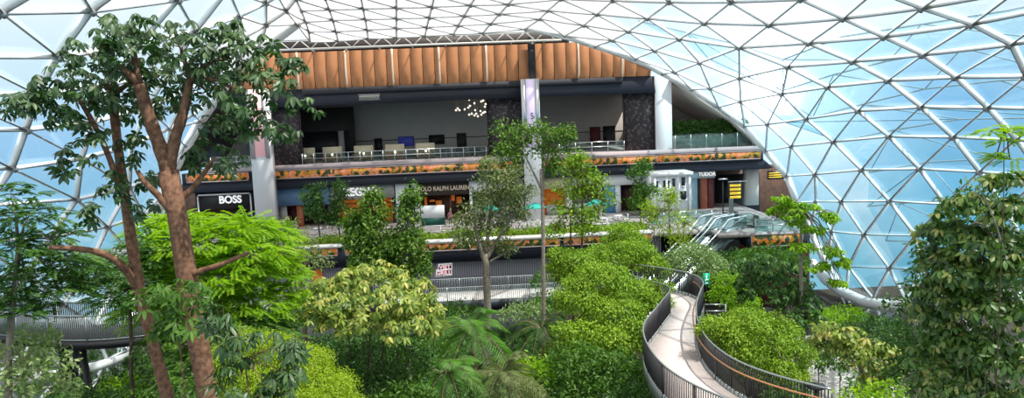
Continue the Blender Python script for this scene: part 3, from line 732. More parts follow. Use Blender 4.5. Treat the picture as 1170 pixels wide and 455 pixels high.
# POLO RALPH LAUREN
e_ = shop('shop_front', 479, 535, 'dark brown shop front lettered POLO RALPH LAUREN with warm lights', 'darkbrown', 6.35, 'POLO RALPH LAUREN', 'gold', .62, .86, 507, None, .012)
slab('interior', 480, 534, FZ, 6.35, YS+2.2, YS+2.3, 'shopdark', e_)
for k, (a, b, c_, d_) in enumerate(((484, 487, 4.3, 6.0), (497, 504, 4.9, 5.6), (515, 519, 5.5, 6.1), (521, 527, 5.2, 5.9), (490, 496, 5.5, 5.7))):
    slab('lit_display', a, b, c_, d_, YS+1.6, YS+1.8, 'warm', e_)
slab('mullion', 513, 514.5, FZ, 6.35, YS-.1, YS, 'redbrown', e_)
e_ = empty('hoarding', (X(495, 250, 72), 72, FZ), 'white over dark green hoarding standing before the POLO RALPH LAUREN shop', 'hoarding')
zz = Z(495, 249, 72)
MB().box2((X(481,245,72), 72, zz), (X(508,245,72), 72.15, Z(495,235,72))).build('white_panel', 'white', e_)
MB().box2((X(481,245,72), 72, FZ), (X(508,245,72), 72.15, zz)).build('green_panel', 'racing', e_)
# beige shops behind the sparse trees
for (a, b, l_, fm) in ((536, 556, 'plain off white shop front immediately right of POLO RALPH LAUREN', 'white'), (556, 598, 'beige shop front left of the lilac pillar behind trees', 'offwhite'), (618, 650, 'beige shop front right of the lilac pillar behind trees', 'cream'), (650, 688, 'beige shop front behind the teal parasols', 'offwhite')):
    e_ = shop('shop_front', a, b, l_, fm, 6.5, None, side='white')
    slab('interior', a+3, b-3, FZ, 6.5, YS+2, YS+2.1, 'warm' if a == 618 else 'stone', e_)
    slab('counter', a+6, b-6, FZ, FZ+1.0, YS+.8, YS+1.2, 'white', e_)
# silver white shop
e_ = shop('shop_front', 689, 741, 'silver white shop front with a dark tapering portal', 'white', 6.6, None, side=None)
slab('glass_wall', 690, 703, FZ, 6.6, YS-.2, YS-.1, 'brightblue', e_); slab('glass_wall', 703, 709, FZ, 6.6, YS-.25, YS-.1, 'white', e_)
slab('portal', 711, 738, FZ, 6.6, YS+1.0, YS+1.1, 'shopdark', e_)
# pale blue wall and watch shop
e_ = shop('shop_front', 741, 817, 'pale blue glass shop front lettered TUDOR at its right end', 'paleblue', 6.95, 'TUDOR', 'letter', .55, .95, 808, None, .01)
slab('glass_wall', 741, 797, FZ, 6.95, YS-.1, YS, 'paleblue', e_); slab('sign_box', 798, 817, 7.0, 7.75, YS-.37, YS-.3, 'stone', e_)
slab('portal', 798, 800, FZ, 6.95, YS-.2, YS, 'dark', e_); slab('portal', 800.5, 808, FZ, 6.95, YS-.2, YS, 'terracotta', e_); slab('portal', 808.5, 815, FZ, 6.95, YS-.1, YS, 'redbrown', e_)
o = slab('grey_column', 852.5, 867, FZ, 7.75, 77, 78, 'offwhite'); o.name = 'square_column'; tag(o, 'square grey column in the dark hall right of yellow sign post', 'column')
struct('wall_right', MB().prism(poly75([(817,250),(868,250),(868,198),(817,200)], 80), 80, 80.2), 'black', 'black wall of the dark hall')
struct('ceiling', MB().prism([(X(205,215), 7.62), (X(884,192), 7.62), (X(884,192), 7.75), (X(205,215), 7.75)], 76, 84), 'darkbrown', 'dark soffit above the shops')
# white kiosk shaped like a classical house
kx0, kx1 = X(746, 220, 70.5), X(790, 220, 70.5); kz = Z(768, 197, 70.5)
e_ = empty('white_pavilion', ((kx0+kx1)/2, 72, FZ), 'white two storey pavilion like a little classical house with cornice', 'pavilion')
MB().box2((kx0, 70.5, FZ), (kx1, 73.5, kz-.35)).build('wall', 'white', e_)
MB().box2((kx0-.15, 70.3, kz-.35), (kx1+.15, 73.7, kz)).build('cornice', 'white', e_)
MB().box2((kx0-.05, 70.42, FZ+1.7), (kx1+.05, 70.5, FZ+1.85)).build('string_course', 'white', e_)
for (a, b, c_, d_) in ((758, 765, 206, 215), (768.5, 771.5, 204, 214), (779, 783, 203, 213), (765, 771, 220, 230), (777.5, 784, 219, 229), (748, 752, 206, 214)):
    x0, x1 = X(a, 210, 70.4), X(b, 210, 70.4); z1, z0 = Z(768, c_, 70.4), Z(768, d_, 70.4)
    w_ = MB().box2((x0, 70.42, z0), (x1, 70.5, z1)).build('window', 'dark', e_)
    f_ = MB(); f_.box2((x0-.06, 70.38, z0-.08), (x1+.06, 70.46, z0)); f_.box2((x0-.06, 70.38, z1), (x1+.06, 70.46, z1+.06)); f_.build('sill', 'white', w_)
for k in range(4):
    x_ = kx0+.2+(kx1-kx0-.4)*k/3; MB().box2((x_-.09, 70.36, FZ), (x_+.09, 70.5, kz-.35)).build('pilaster', 'white', e_)
# way-finding sign post
sx0 = at(838, 210, 68); fl = 68
e_ = empty('direction_sign', (sx0[0], 68, FZ), 'black direction sign post with four rows of yellow lettering', 'sign')
MB().box2((X(833,215,68), 67.9, FZ), (X(837.5,215,68), 68.1, Z(838,207,68))).build('post', 'steelgrey', e_)
MB().box2((X(832,215,68), 67.85, Z(838,226,68)), (X(847,215,68), 68.1, Z(838,208,68))).build('board', 'black', e_)
for k, s_ in enumerate(('Gates A', 'Gates B', 'Gates C', 'Lounge')):
    MB().box2((X(833.2,215,68), 67.80, Z(838,213.4+k*4.4,68)), (X(845.5,215,68), 67.86, Z(838,210.6+k*4.4,68))).build('lettering_row', 'yellow', e_)
MB().box2((X(832,215,68), 67.85, Z(838,208,68)), (X(853,215,68), 68.1, Z(838,207.2,68))).build('top_rail', 'chrome', e_)
e_ = empty('hanging_sign', (X(886,200,77), 77, 6), 'black hanging sign board with rows of yellow lettering beside dome edge', 'sign')
MB().box2((X(877,200,77), 76.95, Z(885,205,77)), (X(897,200,77), 77.1, Z(885,195,77))).build('board', 'black', e_)
for k in range(3): MB().box2((X(878,200,77), 76.9, Z(885,198.3+k*2.4,77)), (X(893,200,77), 76.95, Z(885,197.2+k*2.4,77))).build('lettering_row', 'yellow', e_)
for p_ in (878, 882): MB().tube([(X(p_,195,77), 77, Z(885,196,77)), (X(p_,195,77), 77, 7.66)], .02, 6).build('hanger', 'black', e_)
# lamp post of the mall
e_ = empty('lamp_post', (X(826,230,68), 68, FZ), 'tall thin black post with flat lamp head left of yellow sign', 'lamp post')
MB().tube([(X(826,230,68), 68, FZ), (X(826,230,68), 68, Z(826,205,68))], .06, 8).build('pole', 'black', e_)
MB().box2((X(821.5,205,68), 67.8, Z(826,205.4,68)), (X(830.5,205,68), 68.2, Z(826,204,68))).build('lamp_head', 'chrome', e_)
for a, b, l_ in ((829, 248, 'small dark bin left of the two by the escalator top'), (841, 247, 'dark rounded bin at the base of the yellow sign post'), (864, 252, 'small dark display stand at the glass balustrade end')):
    p_ = atz(a, b+6, FZ); e_ = empty('litter_bin', p_, l_, 'bin')
    MB().lathe(p_, [(.20, 0), (.24, .05), (.24, .75), (.20, .82)], 14).build('body', 'black', e_); MB().lathe(p_+np.array([0, 0, .82]), [(.22, 0), (.18, .08), (.05, .10)], 14).build('lid', 'charcoal', e_)

# ---------------------------------------------------------------- deck front (Y=62) with coping, band, fascia, ribbed wall
xa, xb, xc = X(140, 300, DY), X(745, 270, DY), X(856, 270, DY)
struct('trim_7', MB().box2((xa, DY-.35, FZ), (xb, DY+.55, FZ+.22)), 'coping', 'pale stone coping along the deck edge')
for k, (a, b) in enumerate(((300, 386), (394, 470), (482, 545), (552, 640), (644, 745))):
    band(X(a, 285, DY), X(b, 280, DY), DY-.10, FZ-.75, FZ-.02, ('lower flower display band on deck edge, leftmost piece under the cafe', 'lower flower display band behind the conical trees', 'lower flower display band above the red sign', 'lower flower display band left of the lime mounds', 'lower flower display band beside the bare yellow tree')[k])
struct('trim_8', MB().box2((xa, DY-.05, FZ-1.75), (xb, DY+.5, FZ-.02)), 'dark', 'dark fascia of the deck')
struct('wall_front', MB().box2((xa, DY+1.0, GZ), (xb+1, DY+1.3, FZ-.3)), 'ribbed', 'ribbed grey wall beneath the deck')
struct('ceiling', MB().box2((xa, DY+.6, FZ-.5), (24, 75, FZ-.36)), 'dark', 'underside of deck')
struct('wall_right', MB().box2((X(745,300,66), 66, GZ), (23.5, 66.3, FZ-.35)), 'darkbrown', 'dark wall behind the escalators')
# red sign on ribbed wall
p0 = at(507.5, 308.5, DY+.9)
e_ = empty('restaurant_sign', p0, 'red sign with white letters VIET GRILL on the ribbed wall', 'sign')
def rr(w, h, y0, y1, m_, nm, dx=0, dz=0):
    MB().prism([(p0[0]+dx-w/2, p0[2]+dz-h/2), (p0[0]+dx+w/2, p0[2]+dz-h/2+.1), (p0[0]+dx+w/2, p0[2]+dz+h/2), (p0[0]+dx-w/2+.05, p0[2]+dz+h/2-.05)], y0, y1).build(nm, m_, e_)
rr(1.25, .60, DY+.80, DY+.98, 'letter', 'outline', .08, .27); rr(1.40, .66, DY+.80, DY+.98, 'letter', 'outline', -.05, -.25)
rr(1.13, .48, DY+.74, DY+.80, 'red', 'sign_face', .08, .27); rr(1.28, .54, DY+.74, DY+.80, 'red', 'sign_face', -.05, -.25)
text('sign_lettering', 'VIET', .50, (p0[0]+.08, DY+.72, p0[2]+.27), 'letter', e_, bold=.01); text('sign_lettering', 'GRILL', .52, (p0[0]-.05, DY+.72, p0[2]-.25), 'letter', e_, bold=.01)
# amber panel left beneath the deck
e_ = MB().box2((X(357,318,DY+.8), DY+.8, Z(362,338,DY)), (X(368,318,DY+.8), DY+.95, Z(362,311,DY))).build('amber_panel', 'warm'); tag(e_, 'upright amber panel beneath the deck left of the yellow broadleaf tree', 'panel')
# right deck block with display and underside
x0, x1 = X(858, 275, 59.5), X(917, 270, 59.5)
struct('floor', MB().box2((X(822,262,59.5), 59.5, FZ-.3), (x1+.6, 66, FZ)), 'deckfloor', 'escalator landing')
struct('trim_9', MB().box2((x0-.1, 59.5, FZ-1.25), (x1+.6, 62, FZ-.3)), 'dark')
band(x0, x1, 59.45, FZ-1.2, FZ-.1, 'orange flower display on the front of the escalator landing')
struct('wall_right', MB().box2((X(845,300,61), 61, GZ), (X(925,300,61), 61.3, FZ-1.2)), 'redbrown', 'brown wall under the landing')
railing(x0+.4, x1+.5, 59.6, FZ, 'thin steel railing on the escalator landing above orange display', True, 1.5)
railing(X(600,262,DY+.3), X(740,258,DY+.3), DY+3.2, FZ, 'white terrace railing behind the planting by the teal parasols', False, 1.6, 'white', 1.0, (1.0, .5))
railing(X(330,275,DY+.3), X(598,262,DY+.3), DY+3.2, FZ, 'white terrace railing in front of ZEGNA and neighbouring shops', False, 1.8, 'white', 1.0, (1.0, .5))
railing(X(742,250,DY+4), X(815,247,DY+4), DY+4.5, FZ, 'steel railing beside the escalators before the white pavilion', True, 1.4)

# escalators (local +x runs down)
def escalator(loc, ang, label):
    e_ = empty('escalator', (0, 0, 0), label, 'escalator', 'escalators going down from the landing')
    L, s_ = 11.5, .52; topn = 2.0
    def prof(off): return [(-topn, off), (0, off), (.5, off-.12*s_)]+[(L*k/6, -L*k/6*s_+off) for k in range(1, 7)]+[(L+1.2, -L*s_+off)]
    for sy in (-.62, .62):
        a = prof(0.05); b = prof(-.95)
        poly = a+b[::-1]
        mb_ = MB().prism(poly, sy-.05, sy+.05); mb_.build('side_panel', 'steelgrey', e_)
        g = prof(.95); q = prof(.05)
        MB().prism(g+q[::-1], sy-.012, sy+.012).build('glass_balustrade', 'clear', e_)
        h = [(x_, sy, z_) for x_, z_ in prof(.98)]; MB().tube(h, .05, 8).build('handrail', 'white', e_)
        h = [(x_, sy, z_+.02) for x_, z_ in prof(.06)]; MB().tube(h, .07, 6).build('skirting', 'chrome', e_)
    st_ = MB(); n_ = 28
    for k in range(n_): x_ = L*k/n_; z_ = -x_*s_-.05; st_.box2((x_, -.5, z_-.25), (x_+L/n_+.02, .5, z_))
    st_.box2((-topn, -.5, -.15), (0, .5, -.03)); st_.build('steps', 'charcoal', e_)
    e_.location = loc; e_.rotation_euler.z = ang
    return e_
tp = atz(838, 262, FZ+.03)
ang = PI+.62
for k in range(2):
    escalator((tp[0]-.95*k*1.0-.6, tp[1]+1.5*k*1.0+.1, FZ+.05), ang, ('nearer steel and glass escalator descending left from the landing', 'farther steel and glass escalator descending left from the landing')[k])
# balustrade glass round the stairwell
e_ = empty('stairwell_balustrade', (X(835,250,64), 63.9, FZ), 'greenish glass balustrade around the top of the escalators', 'balustrade')
MB().box2((X(818,252,63.9), 63.9, FZ), (X(858,252,63.9), 63.93, FZ+1.05)).build('glass_panel', 'clear', e_)
MB().tube([(X(818,252,63.9), 63.9, FZ+1.07), (X(858,252,63.9), 63.9, FZ+1.07)], .035).build('handrail', 'chrome', e_)
MB().box2((X(858,252,63.9), 60, FZ), (X(858,252,63.9)+.03, 63.9, FZ+1.05)).build('glass_panel', 'clear', e_)

# teal parasols, tables on the terrace
def parasol():
    e_ = empty('parasol', (0, 0, 0), 'x', 'parasol', 'teal parasols on the terrace')
    MB().tube([(0, 0, 0), (0, 0, 2.45)], .03, 8).build('pole', 'white', e_)
    MB().lathe((0, 0, 0), [(.30, 0), (.30, .06), (.05, .08)], 14).build('base', 'charcoal', e_)
    MB().lathe((0, 0, 2.0), [(1.05, 0), (1.03, .05), (.5, .30), (.03, .5)], 8).build('canopy', 'teal', e_)
    for k in range(8): a = k*PI/4; MB().tube([(0, 0, 2.2), (1.0*math.cos(a), 1.0*math.sin(a), 2.0)], .012, 4).build('rib', 'white', e_)
    return e_
def cafe():
    e_ = empty('cafe_table', (0, 0, 0), 'x', 'table', 'white cafe tables on the terrace')
    MB().lathe((0, 0, .70), [(.42, 0), (.42, .04)], 16).build('table_top', 'white', e_)
    MB().lathe((0, 0, 0), [(.22, 0), (.22, .03), (.035, .05), (.035, .70)], 10).build('pedestal', 'chrome', e_)
    return e_
def cchair():
    e_ = empty('cafe_chair', (0, 0, 0), 'x', 'chair', 'white cafe chairs on the terrace')
    MB().box2((-.2, -.2, .43), (.2, .2, .47)).build('seat', 'white', e_); MB().box2((-.2, .18, .47), (.2, .21, .85)).build('backrest', 'white', e_)
    for x_ in (-.18, .18):
        for y_ in (-.18, .18): MB().box2((x_-.015, y_-.015, 0), (x_+.015, y_+.015, .43)).build('leg', 'chrome', e_)
    return e_
u0, t0, cc0 = parasol(), cafe(), cchair()
for i, (a, yy, l_) in enumerate(((612, 67, 'teal parasol just right of the lilac pillar'), (681, 67.5, 'teal parasol in front of the bright blue shop panel'), (560, 67, 'teal parasol left of the lilac pillar, mostly behind leaves'))):
    o = u0 if i == 0 else copy_tree(u0); o.location = (X(a, 250, yy), yy, FZ); o['label'] = l_
w = ['just right of the lilac pillar', 'in front of the bright blue shop panel', 'left of lilac pillar behind leaves', 'beside the silver white shop', 'before the POLO RALPH LAUREN shop', 'before the slate blue shop']
for i, (a, yy) in enumerate(((606, 67.6), (690, 67.3), (566, 67.8), (706, 68.5), (522, 69), (362, 69))):
    o = t0 if i == 0 else copy_tree(t0); o.location = (X(a, 250, yy), yy, FZ); o['label'] = 'round white cafe table '+w[i]
    o = cc0 if i == 0 else copy_tree(cc0); o.location = (X(a, 250, yy)+.75, yy, FZ); o.rotation_euler.z = -1.4; o['label'] = 'white cafe chair '+w[i]

# ---------------------------------------------------------------- garden path with railings (z=0)
PY0, PY1 = 56.0, 59.2
xg0, xg1 = X(235, 345, 58), X(735, 330, 58)
struct('floor', MB().box2((xg0, PY0, -.25), (xg1, PY1, 0)), 'paving', 'pale garden path running before the ribbed wall')
struct('trim_10', MB().box2((xg0, PY0-.12, -.8), (xg1, PY0, .02)), 'dark', 'dark edge of garden path')
struct('wall_front', MB().box2((xg0, PY0+1.2, GZ), (xg1, PY0+1.4, -.2)), 'offwhite', 'pale retaining wall beneath the garden path')
def bars_rail(name, P_, z, h, label, m_='black', step=.13, hand='black', under=0.0, inner=None, cat='railing', bw=.03, parent=None):
    """balustrade with vertical bars along a polyline; a part of parent when one is given"""
    P_ = np.array(P_, float); z = np.full(len(P_), z) if np.isscalar(z) else np.array(z)
    d = np.concatenate([[0], np.cumsum(np.linalg.norm(np.diff(P_[:, :2], axis=0), axis=1))]); n_ = int(d[-1]/step)
    s_ = np.linspace(0, d[-1], n_+1); xs, ys, zs_ = np.interp(s_, d, P_[:, 0]), np.interp(s_, d, P_[:, 1]), np.interp(s_, d, z)
    top = np.stack([xs, ys, zs_+h], 1)[::4]
    if parent is None:
        e_ = empty(name, (P_[len(P_)//2][0], P_[len(P_)//2][1], z[len(P_)//2]), label, cat); MB().tube(top, .035, 6).build('top_rail', hand, e_)
    else: e_ = tag(MB().tube(top, .035, 6).build('railing', hand, parent), label)
    b_ = MB()
    for i in range(n_+1):
        b_.box((xs[i], ys[i], zs_[i]+(h-under)/2), (bw, bw, h+under))
        if i % 20 == 0: MB().box((xs[i], ys[i], zs_[i]+(h-under)/2), (.07, .07, h+under+.02)).build('post', m_, e_)
    b_.build('bars', m_, e_)
    MB().tube(top-np.array([0, 0, h+under-.03]), .03, 6).build('bottom_rail', m_, e_)
    if inner is not None: MB().tube(inner, .03, 6).build('handrail', 'copper', e_)
    return e_
bars_rail('garden_railing', [(xg0, PY0, 0), (xg1, PY0, 0)], 0, 1.1, 'front bar railing of garden path below the red sign', 'steelgrey', .16, 'chrome')
bars_rail('garden_railing', [(xg0, PY1, 0), (xg1, PY1, 0)], 0, 1.1, 'rear bar railing of garden path nearest the ribbed wall', 'steelgrey', .2, 'chrome')

# ---------------------------------------------------------------- curving raised walkway on the right
WZ = 3.9
def smooth(pts, n=60):
    P_ = np.array(pts, float)
    for _ in range(3):
        Q = [P_[0]]
        for a, b in zip(P_[:-1], P_[1:]): Q += [a*.75+b*.25, a*.25+b*.75]
        Q.append(P_[-1]); P_ = np.array(Q)
    d = np.concatenate([[0], np.cumsum(np.linalg.norm(np.diff(P_, axis=0), axis=1))]); s_ = np.linspace(0, d[-1], n)
    return np.stack([np.interp(s_, d, P_[:, k]) for k in range(P_.shape[1])], 1)
Lp = smooth([atz(*q, WZ) for q in [(700,330),(735,345),(762,352),(768,358),(757,372),(747,386),(736,400),(735,416),(744,437),(760,458),(793,482),(843,505)]], 90)
Rp = smooth([atz(*q, WZ) for q in [(715,325),(750,330),(772,334),(792,339),(806,349),(800,362),(795,380),(797,400),(806,421),(822,438),(846,455),(890,473),(950,490)]], 90)
wk = MB(); n_ = len(Lp)
V = np.concatenate([Lp, Rp, Lp-[0, 0, .3], Rp-[0, 0, .3]]); Fs = []
for i in range(n_-1):
    Fs += [[i, i+n_, i+1+n_, i+1], [i+2*n_, i+1+2*n_, i+1+3*n_, i+3*n_], [i, i+1, i+1+2*n_, i+2*n_], [i+n_, i+3*n_, i+1+3*n_, i+1+n_]]
wk.add(V, Fs)
we = empty('raised_walkway', ((Lp[45]+Rp[45])/2-np.array([0, 0, .3])), 'pale paved raised walkway winding between the green mounds', 'walkway')
wk.build('deck', 'walk', we)
for P_ in (Lp, Rp):
    b_ = MB()
    for a, b in zip(P_[:-1], P_[1:]): b_.beam(a, b, .06, .55, (0, 0, 1), -.42)
    b_.build('edge_plate', 'steelgrey', we)
for k in (30, 52, 72):
    c_ = (Lp[k]+Rp[k])/2; MB().tube([(c_[0], c_[1], GZ), (c_[0], c_[1], WZ-.3)], .25, 12).build('support_column', 'black', we)
bars_rail('walkway_railing', Lp, WZ+.02, 1.2, 'black bar railing on the outer left side of winding walkway', 'black', .11, 'steelgrey', .3, parent=we)
inn = Rp[20:]+np.array([-.02, .0, .95]); off = np.gradient(Rp[20:], axis=0); nrm_ = np.stack([off[:, 1], -off[:, 0], off[:, 0]*0], 1); nrm_ /= np.linalg.norm(nrm_, axis=1, keepdims=True)
inn = inn+nrm_*(-.12 if ((Rp[40]+nrm_[20]*.1-Lp[40])@(Rp[40]-Lp[40]) > (Rp[40]-Lp[40])@(Rp[40]-Lp[40])) else .12)
bars_rail('walkway_railing', Rp, WZ+.02, 1.25, 'black bar railing with copper handrail on right side of winding walkway', 'black', .11, 'steelgrey', .3, inn, parent=we)
# exit sign on a post
p_ = at(807, 319, 38.5)
e_ = empty('exit_sign', (p_[0], p_[1], WZ+.1), 'small green exit sign on a post beside the winding walkway', 'sign')
MB().box2((p_[0]-.17, p_[1]-.03, p_[2]-.32), (p_[0]+.17, p_[1]+.03, p_[2]+.32)).build('sign_face', 'green', e_)
mbx = MB(); mbx.ball((p_[0], p_[1]-.04, p_[2]+.16), (.04, .01, .04), 6); mbx.box((p_[0], p_[1]-.04, p_[2]+.05), (.05, .01, .14)); mbx.box((p_[0]+.05, p_[1]-.04, p_[2]-.03), (.12, .01, .03)); mbx.box((p_[0]-.05, p_[1]-.04, p_[2]-.07), (.03, .01, .12)); mbx.box((p_[0], p_[1]-.04, p_[2]-.22), (.16, .01, .04))
mbx.build('symbol', 'letter', e_)
MB().tube([(p_[0], p_[1], WZ+.1), (p_[0], p_[1], p_[2]-.3)], .025, 6).build('post', 'black', e_)
e_ = empty('gate_barrier', at(815, 352, 36.5), 'short grey tube barrier beside the walkway bend', 'barrier')
q = at(806, 341+7, 36.8); q2 = at(829, 341+7, 36.8)
for k in range(2): MB().tube([q-np.array([0, 0, .35*k]), q2-np.array([0, 0, .35*k])], .03, 6).build('rail', 'chrome', e_)
MB().tube([q2, q2-np.array([0, 0, 1.2])], .03, 6).build('post', 'chrome', e_)

# ---------------------------------------------------------------- bridge on the left with leaning columns
bz = at(70, 399, 33)[2]
bpts = smooth([atz(*q, bz) for q in ((-40,386),(10,393),(65,398.5),(110,398.5),(150,395),(220,386))], 40)
e_ = empty('footbridge', (bpts[15][0], bpts[15][1], bz-.5), 'dark steel footbridge on leaning columns at the left glass wall', 'bridge')
back = bpts+np.array([-.2, 2.4, 0]); n_ = len(bpts)
V = np.concatenate([bpts+[0, 0, .35], back+[0, 0, .35], bpts-[0, 0, .05], back-[0, 0, .05]]); Fs = []
for i in range(n_-1): Fs += [[i, i+1, i+1+n_, i+n_], [i+2*n_, i+3*n_, i+1+3*n_, i+1+2*n_], [i, i+2*n_, i+1+2*n_, i+1], [i+n_, i+1+n_, i+1+3*n_, i+3*n_]]
MB().add(V, Fs).build('deck', 'black', e_)
def w3(px, py, y): return at(px, py, y)
c_ = [((72, 398), (78, 462)), ((72, 398), (93, 460)), ((92, 398), (82, 462)), ((92, 398), (104, 462)), ((86, 398), (88, 462))]
for i, (a, b) in enumerate(c_):
    A = w3(*a, 34.2); B = w3(b[0], b[1], 34.2+(i-2)*.25); A[2] = bz-.03
    D_ = (B-A)/(A[2]-B[2]); Bg = A+D_*(A[2]-GZ)
    MB().tube([A, Bg], [.20 if i in (0, 3) else .11]*2, 10).build('leaning_column', 'black', e_)
BR = e_
bars_rail('bridge_railing', bpts+[0, 0, .35], bz+.35, 1.15, 'front slatted railing of the dark footbridge', 'steelgrey', .10, 'steelgrey', 0, bw=.035, parent=e_)
e_ = BR; bars_rail('bridge_railing', back+[0, 0, .35], bz+.35, 1.15, 'rear slatted railing of dark footbridge nearest the glass', 'black', .12, 'steelgrey', 0, bw=.035, parent=e_)

# floor seen at lower right, with bollard lamps
struct('floor', MB().box2((X(925, 440, 36), 30, -1.2), (X(995, 420, 40), 46, -.9)), 'paving', 'pale paving at the lower right')
bw0 = MB()
def bollard(px, py, Y, label):
    p_ = at(px, py, Y); e_ = empty('garden_lamp', (p_[0], p_[1], GZ), label, 'lamp', 'black round garden lamps at lower right')
    z0 = e_.location.z
    MB().tube([(p_[0], p_[1], z0), (p_[0], p_[1], p_[2]-.1)], .09, 10).build('post', 'black', e_)
    MB().lathe((p_[0], p_[1], p_[2]-.12), [(.14, 0), (.34, .05), (.36, .14), (.12, .20)], 16).build('lamp_head', 'black', e_)
bollard(932, 441, 27, 'black round topped lamp by the lower end of the walkway railing'); bollard(1087, 430, 29, 'black round topped lamp beneath the big tree on the right')
# ================================================================= PLANTS
def unit(v): return v/(np.linalg.norm(v, axis=-1, keepdims=True)+1e-9)
def leafmesh(name, P, D, Nn, L, Wd, m_, parent, tint=None, fine=False, droop=.0):
    """P base points, D directions, Nn normals, L lengths, Wd widths"""
    D = unit(D); Nn = unit(Nn-D*(Nn*D).sum(1, keepdims=True)); Sd = np.cross(D, Nn); n = len(P)
    L = np.broadcast_to(L, (n,))[:, None]; Wd = np.broadcast_to(Wd, (n,))[:, None]
    if fine:   # base, 2 shoulders, 2 mids, tip + spine
        pts = [P, P+D*L*.3-Sd*Wd*.42+Nn*Wd*.10, P+D*L*.3+Sd*Wd*.42+Nn*Wd*.10, P+D*L*.68-Sd*Wd*.40-Nn*L*droop*.4+Nn*Wd*.08, P+D*L*.68+Sd*Wd*.40-Nn*L*droop*.4+Nn*Wd*.08, P+D*L-Nn*L*droop, P+D*L*.3, P+D*L*.68-Nn*L*droop*.4]
        T = [[0, 6, 1], [0, 2, 6], [1, 6, 7], [1, 7, 3], [6, 2, 4], [6, 4, 7], [3, 7, 5], [7, 4, 5]]
    else:
        pts = [P, P+D*L*.48-Sd*Wd*.5+Nn*Wd*.12, P+D*L-Nn*L*droop, P+D*L*.48+Sd*Wd*.5+Nn*Wd*.12]
        T = [[0, 2, 1], [0, 3, 2]]
    k = len(pts); V = np.stack(pts, 1).reshape(-1, 3); T = np.array(T); nt_ = len(T)
    Fi = (np.arange(n)[:, None, None]*k+T[None]).reshape(-1, 3)
    pl = wloc(parent) if parent is not None else np.zeros(3); V = V-pl
    me = bpy.data.meshes.new(name); me.vertices.add(len(V)); me.vertices.foreach_set('co', V.astype(np.float32).ravel())
    me.loops.add(Fi.size); me.loops.foreach_set('vertex_index', Fi.astype(np.int32).ravel())
    me.polygons.add(len(Fi)); me.polygons.foreach_set('loop_start', np.arange(0, Fi.size, 3, dtype=np.int32))
    try: me.polygons.foreach_set('loop_total', np.full(len(Fi), 3, np.int32))
    except Exception: pass
    me.update(calc_edges=True)
    if tint is None: tint = rng.random(n)
    at_ = me.attributes.new('tint', 'FLOAT', 'FACE'); at_.data.foreach_set('value', np.repeat(tint, nt_).astype(np.float32))
    me.materials.append(LM[m_]); o = bpy.data.objects.new(name, me); COL.objects.link(o)
    if parent is not None: o.parent = parent
    return o
def blobs3(bl):
    """[(px,py,Y,rx_px,ry_px[,depth factor])] -> centres, radii"""
    C_, R_ = [], []
    for b_ in bl:
        px, py, Y, rx, ry = b_[:5]; df = b_[5] if len(b_) > 5 else .9
        C_.append(at(px, py, Y)); R_.append([rx*Y/F, rx*Y/F*df, ry*Y/F])
    return np.array(C_), np.array(R_)
def crown_points(C_, R_, dens, lump=.14, inner=.25, down=-.45):
    P, Nn, K = [], [], []
    for i, (c, r_) in enumerate(zip(C_, R_)):
        area = 4*PI*((r_[0]*r_[1])**1.6/3+(r_[0]*r_[2])**1.6/3+(r_[1]*r_[2])**1.6/3)**(1/1.6)
        n = max(12, int(area*dens)); d = unit(rng.normal(size=(int(n*1.6), 3))); d = d[d[:, 2] > down][:n]
        ph = rng.random(6)*6; s_ = 1+lump*(np.sin(d[:, 0]*5+ph[0])*np.sin(d[:, 1]*5+ph[1])+.7*np.sin(d[:, 2]*7+ph[2]+d[:, 0]*6)+.5*np.sin(d[:, 0]*13+ph[3])*np.sin(d[:, 2]*12+ph[4]))
        q = rng.random(len(d)); s_ = s_*np.where(q < inner, rng.uniform(.35, .95, len(d)), rng.normal(1, .035, len(d)))
        p = c+d*r_*s_[:, None]
        keep = np.ones(len(p), bool)
        for j, (c2, r2) in enumerate(zip(C_, R_)):
            if j != i: keep &= (((p-c2)/r2)**2).sum(1) > .5
        P.append(p[keep]); Nn.append(unit(d/r_)[keep])
    return np.concatenate(P), np.concatenate(Nn)
def sprigs(P, Nn, per, spread, L, Wd, up=.5, dr=.5, jit=.55):
    """clusters of leaves at each crown point -> base, dir, normal"""
    n = len(P); B = np.repeat(P, per, 0)+rng.normal(size=(n*per, 3))*spread; NN = np.repeat(Nn, per, 0)
    j = rng.normal(size=(n*per, 3))
    D = unit(NN*.7+j*.8+np.array([0, 0, -dr]))
    Nr = unit(NN*(1-up)+np.array([0, 0, up*1.2])+rng.normal(size=(n*per, 3))*jit)
    return B, D, Nr, L*rng.uniform(.7, 1.25, n*per), Wd*rng.uniform(.75, 1.2, n*per)
def branchpath(a, b, sag=.12, n=7, wob=.05):
    a, b = np.array(a, float), np.array(b, float); t = np.linspace(0, 1, n)[:, None]; L = np.linalg.norm(b-a)
    p = a*(1-t)+b*t; p[:, 2] += (np.sin(t[:, 0]*PI)*sag*L); p[1:-1] += rng.normal(size=(n-2, 3))*wob*L*.3
    return p
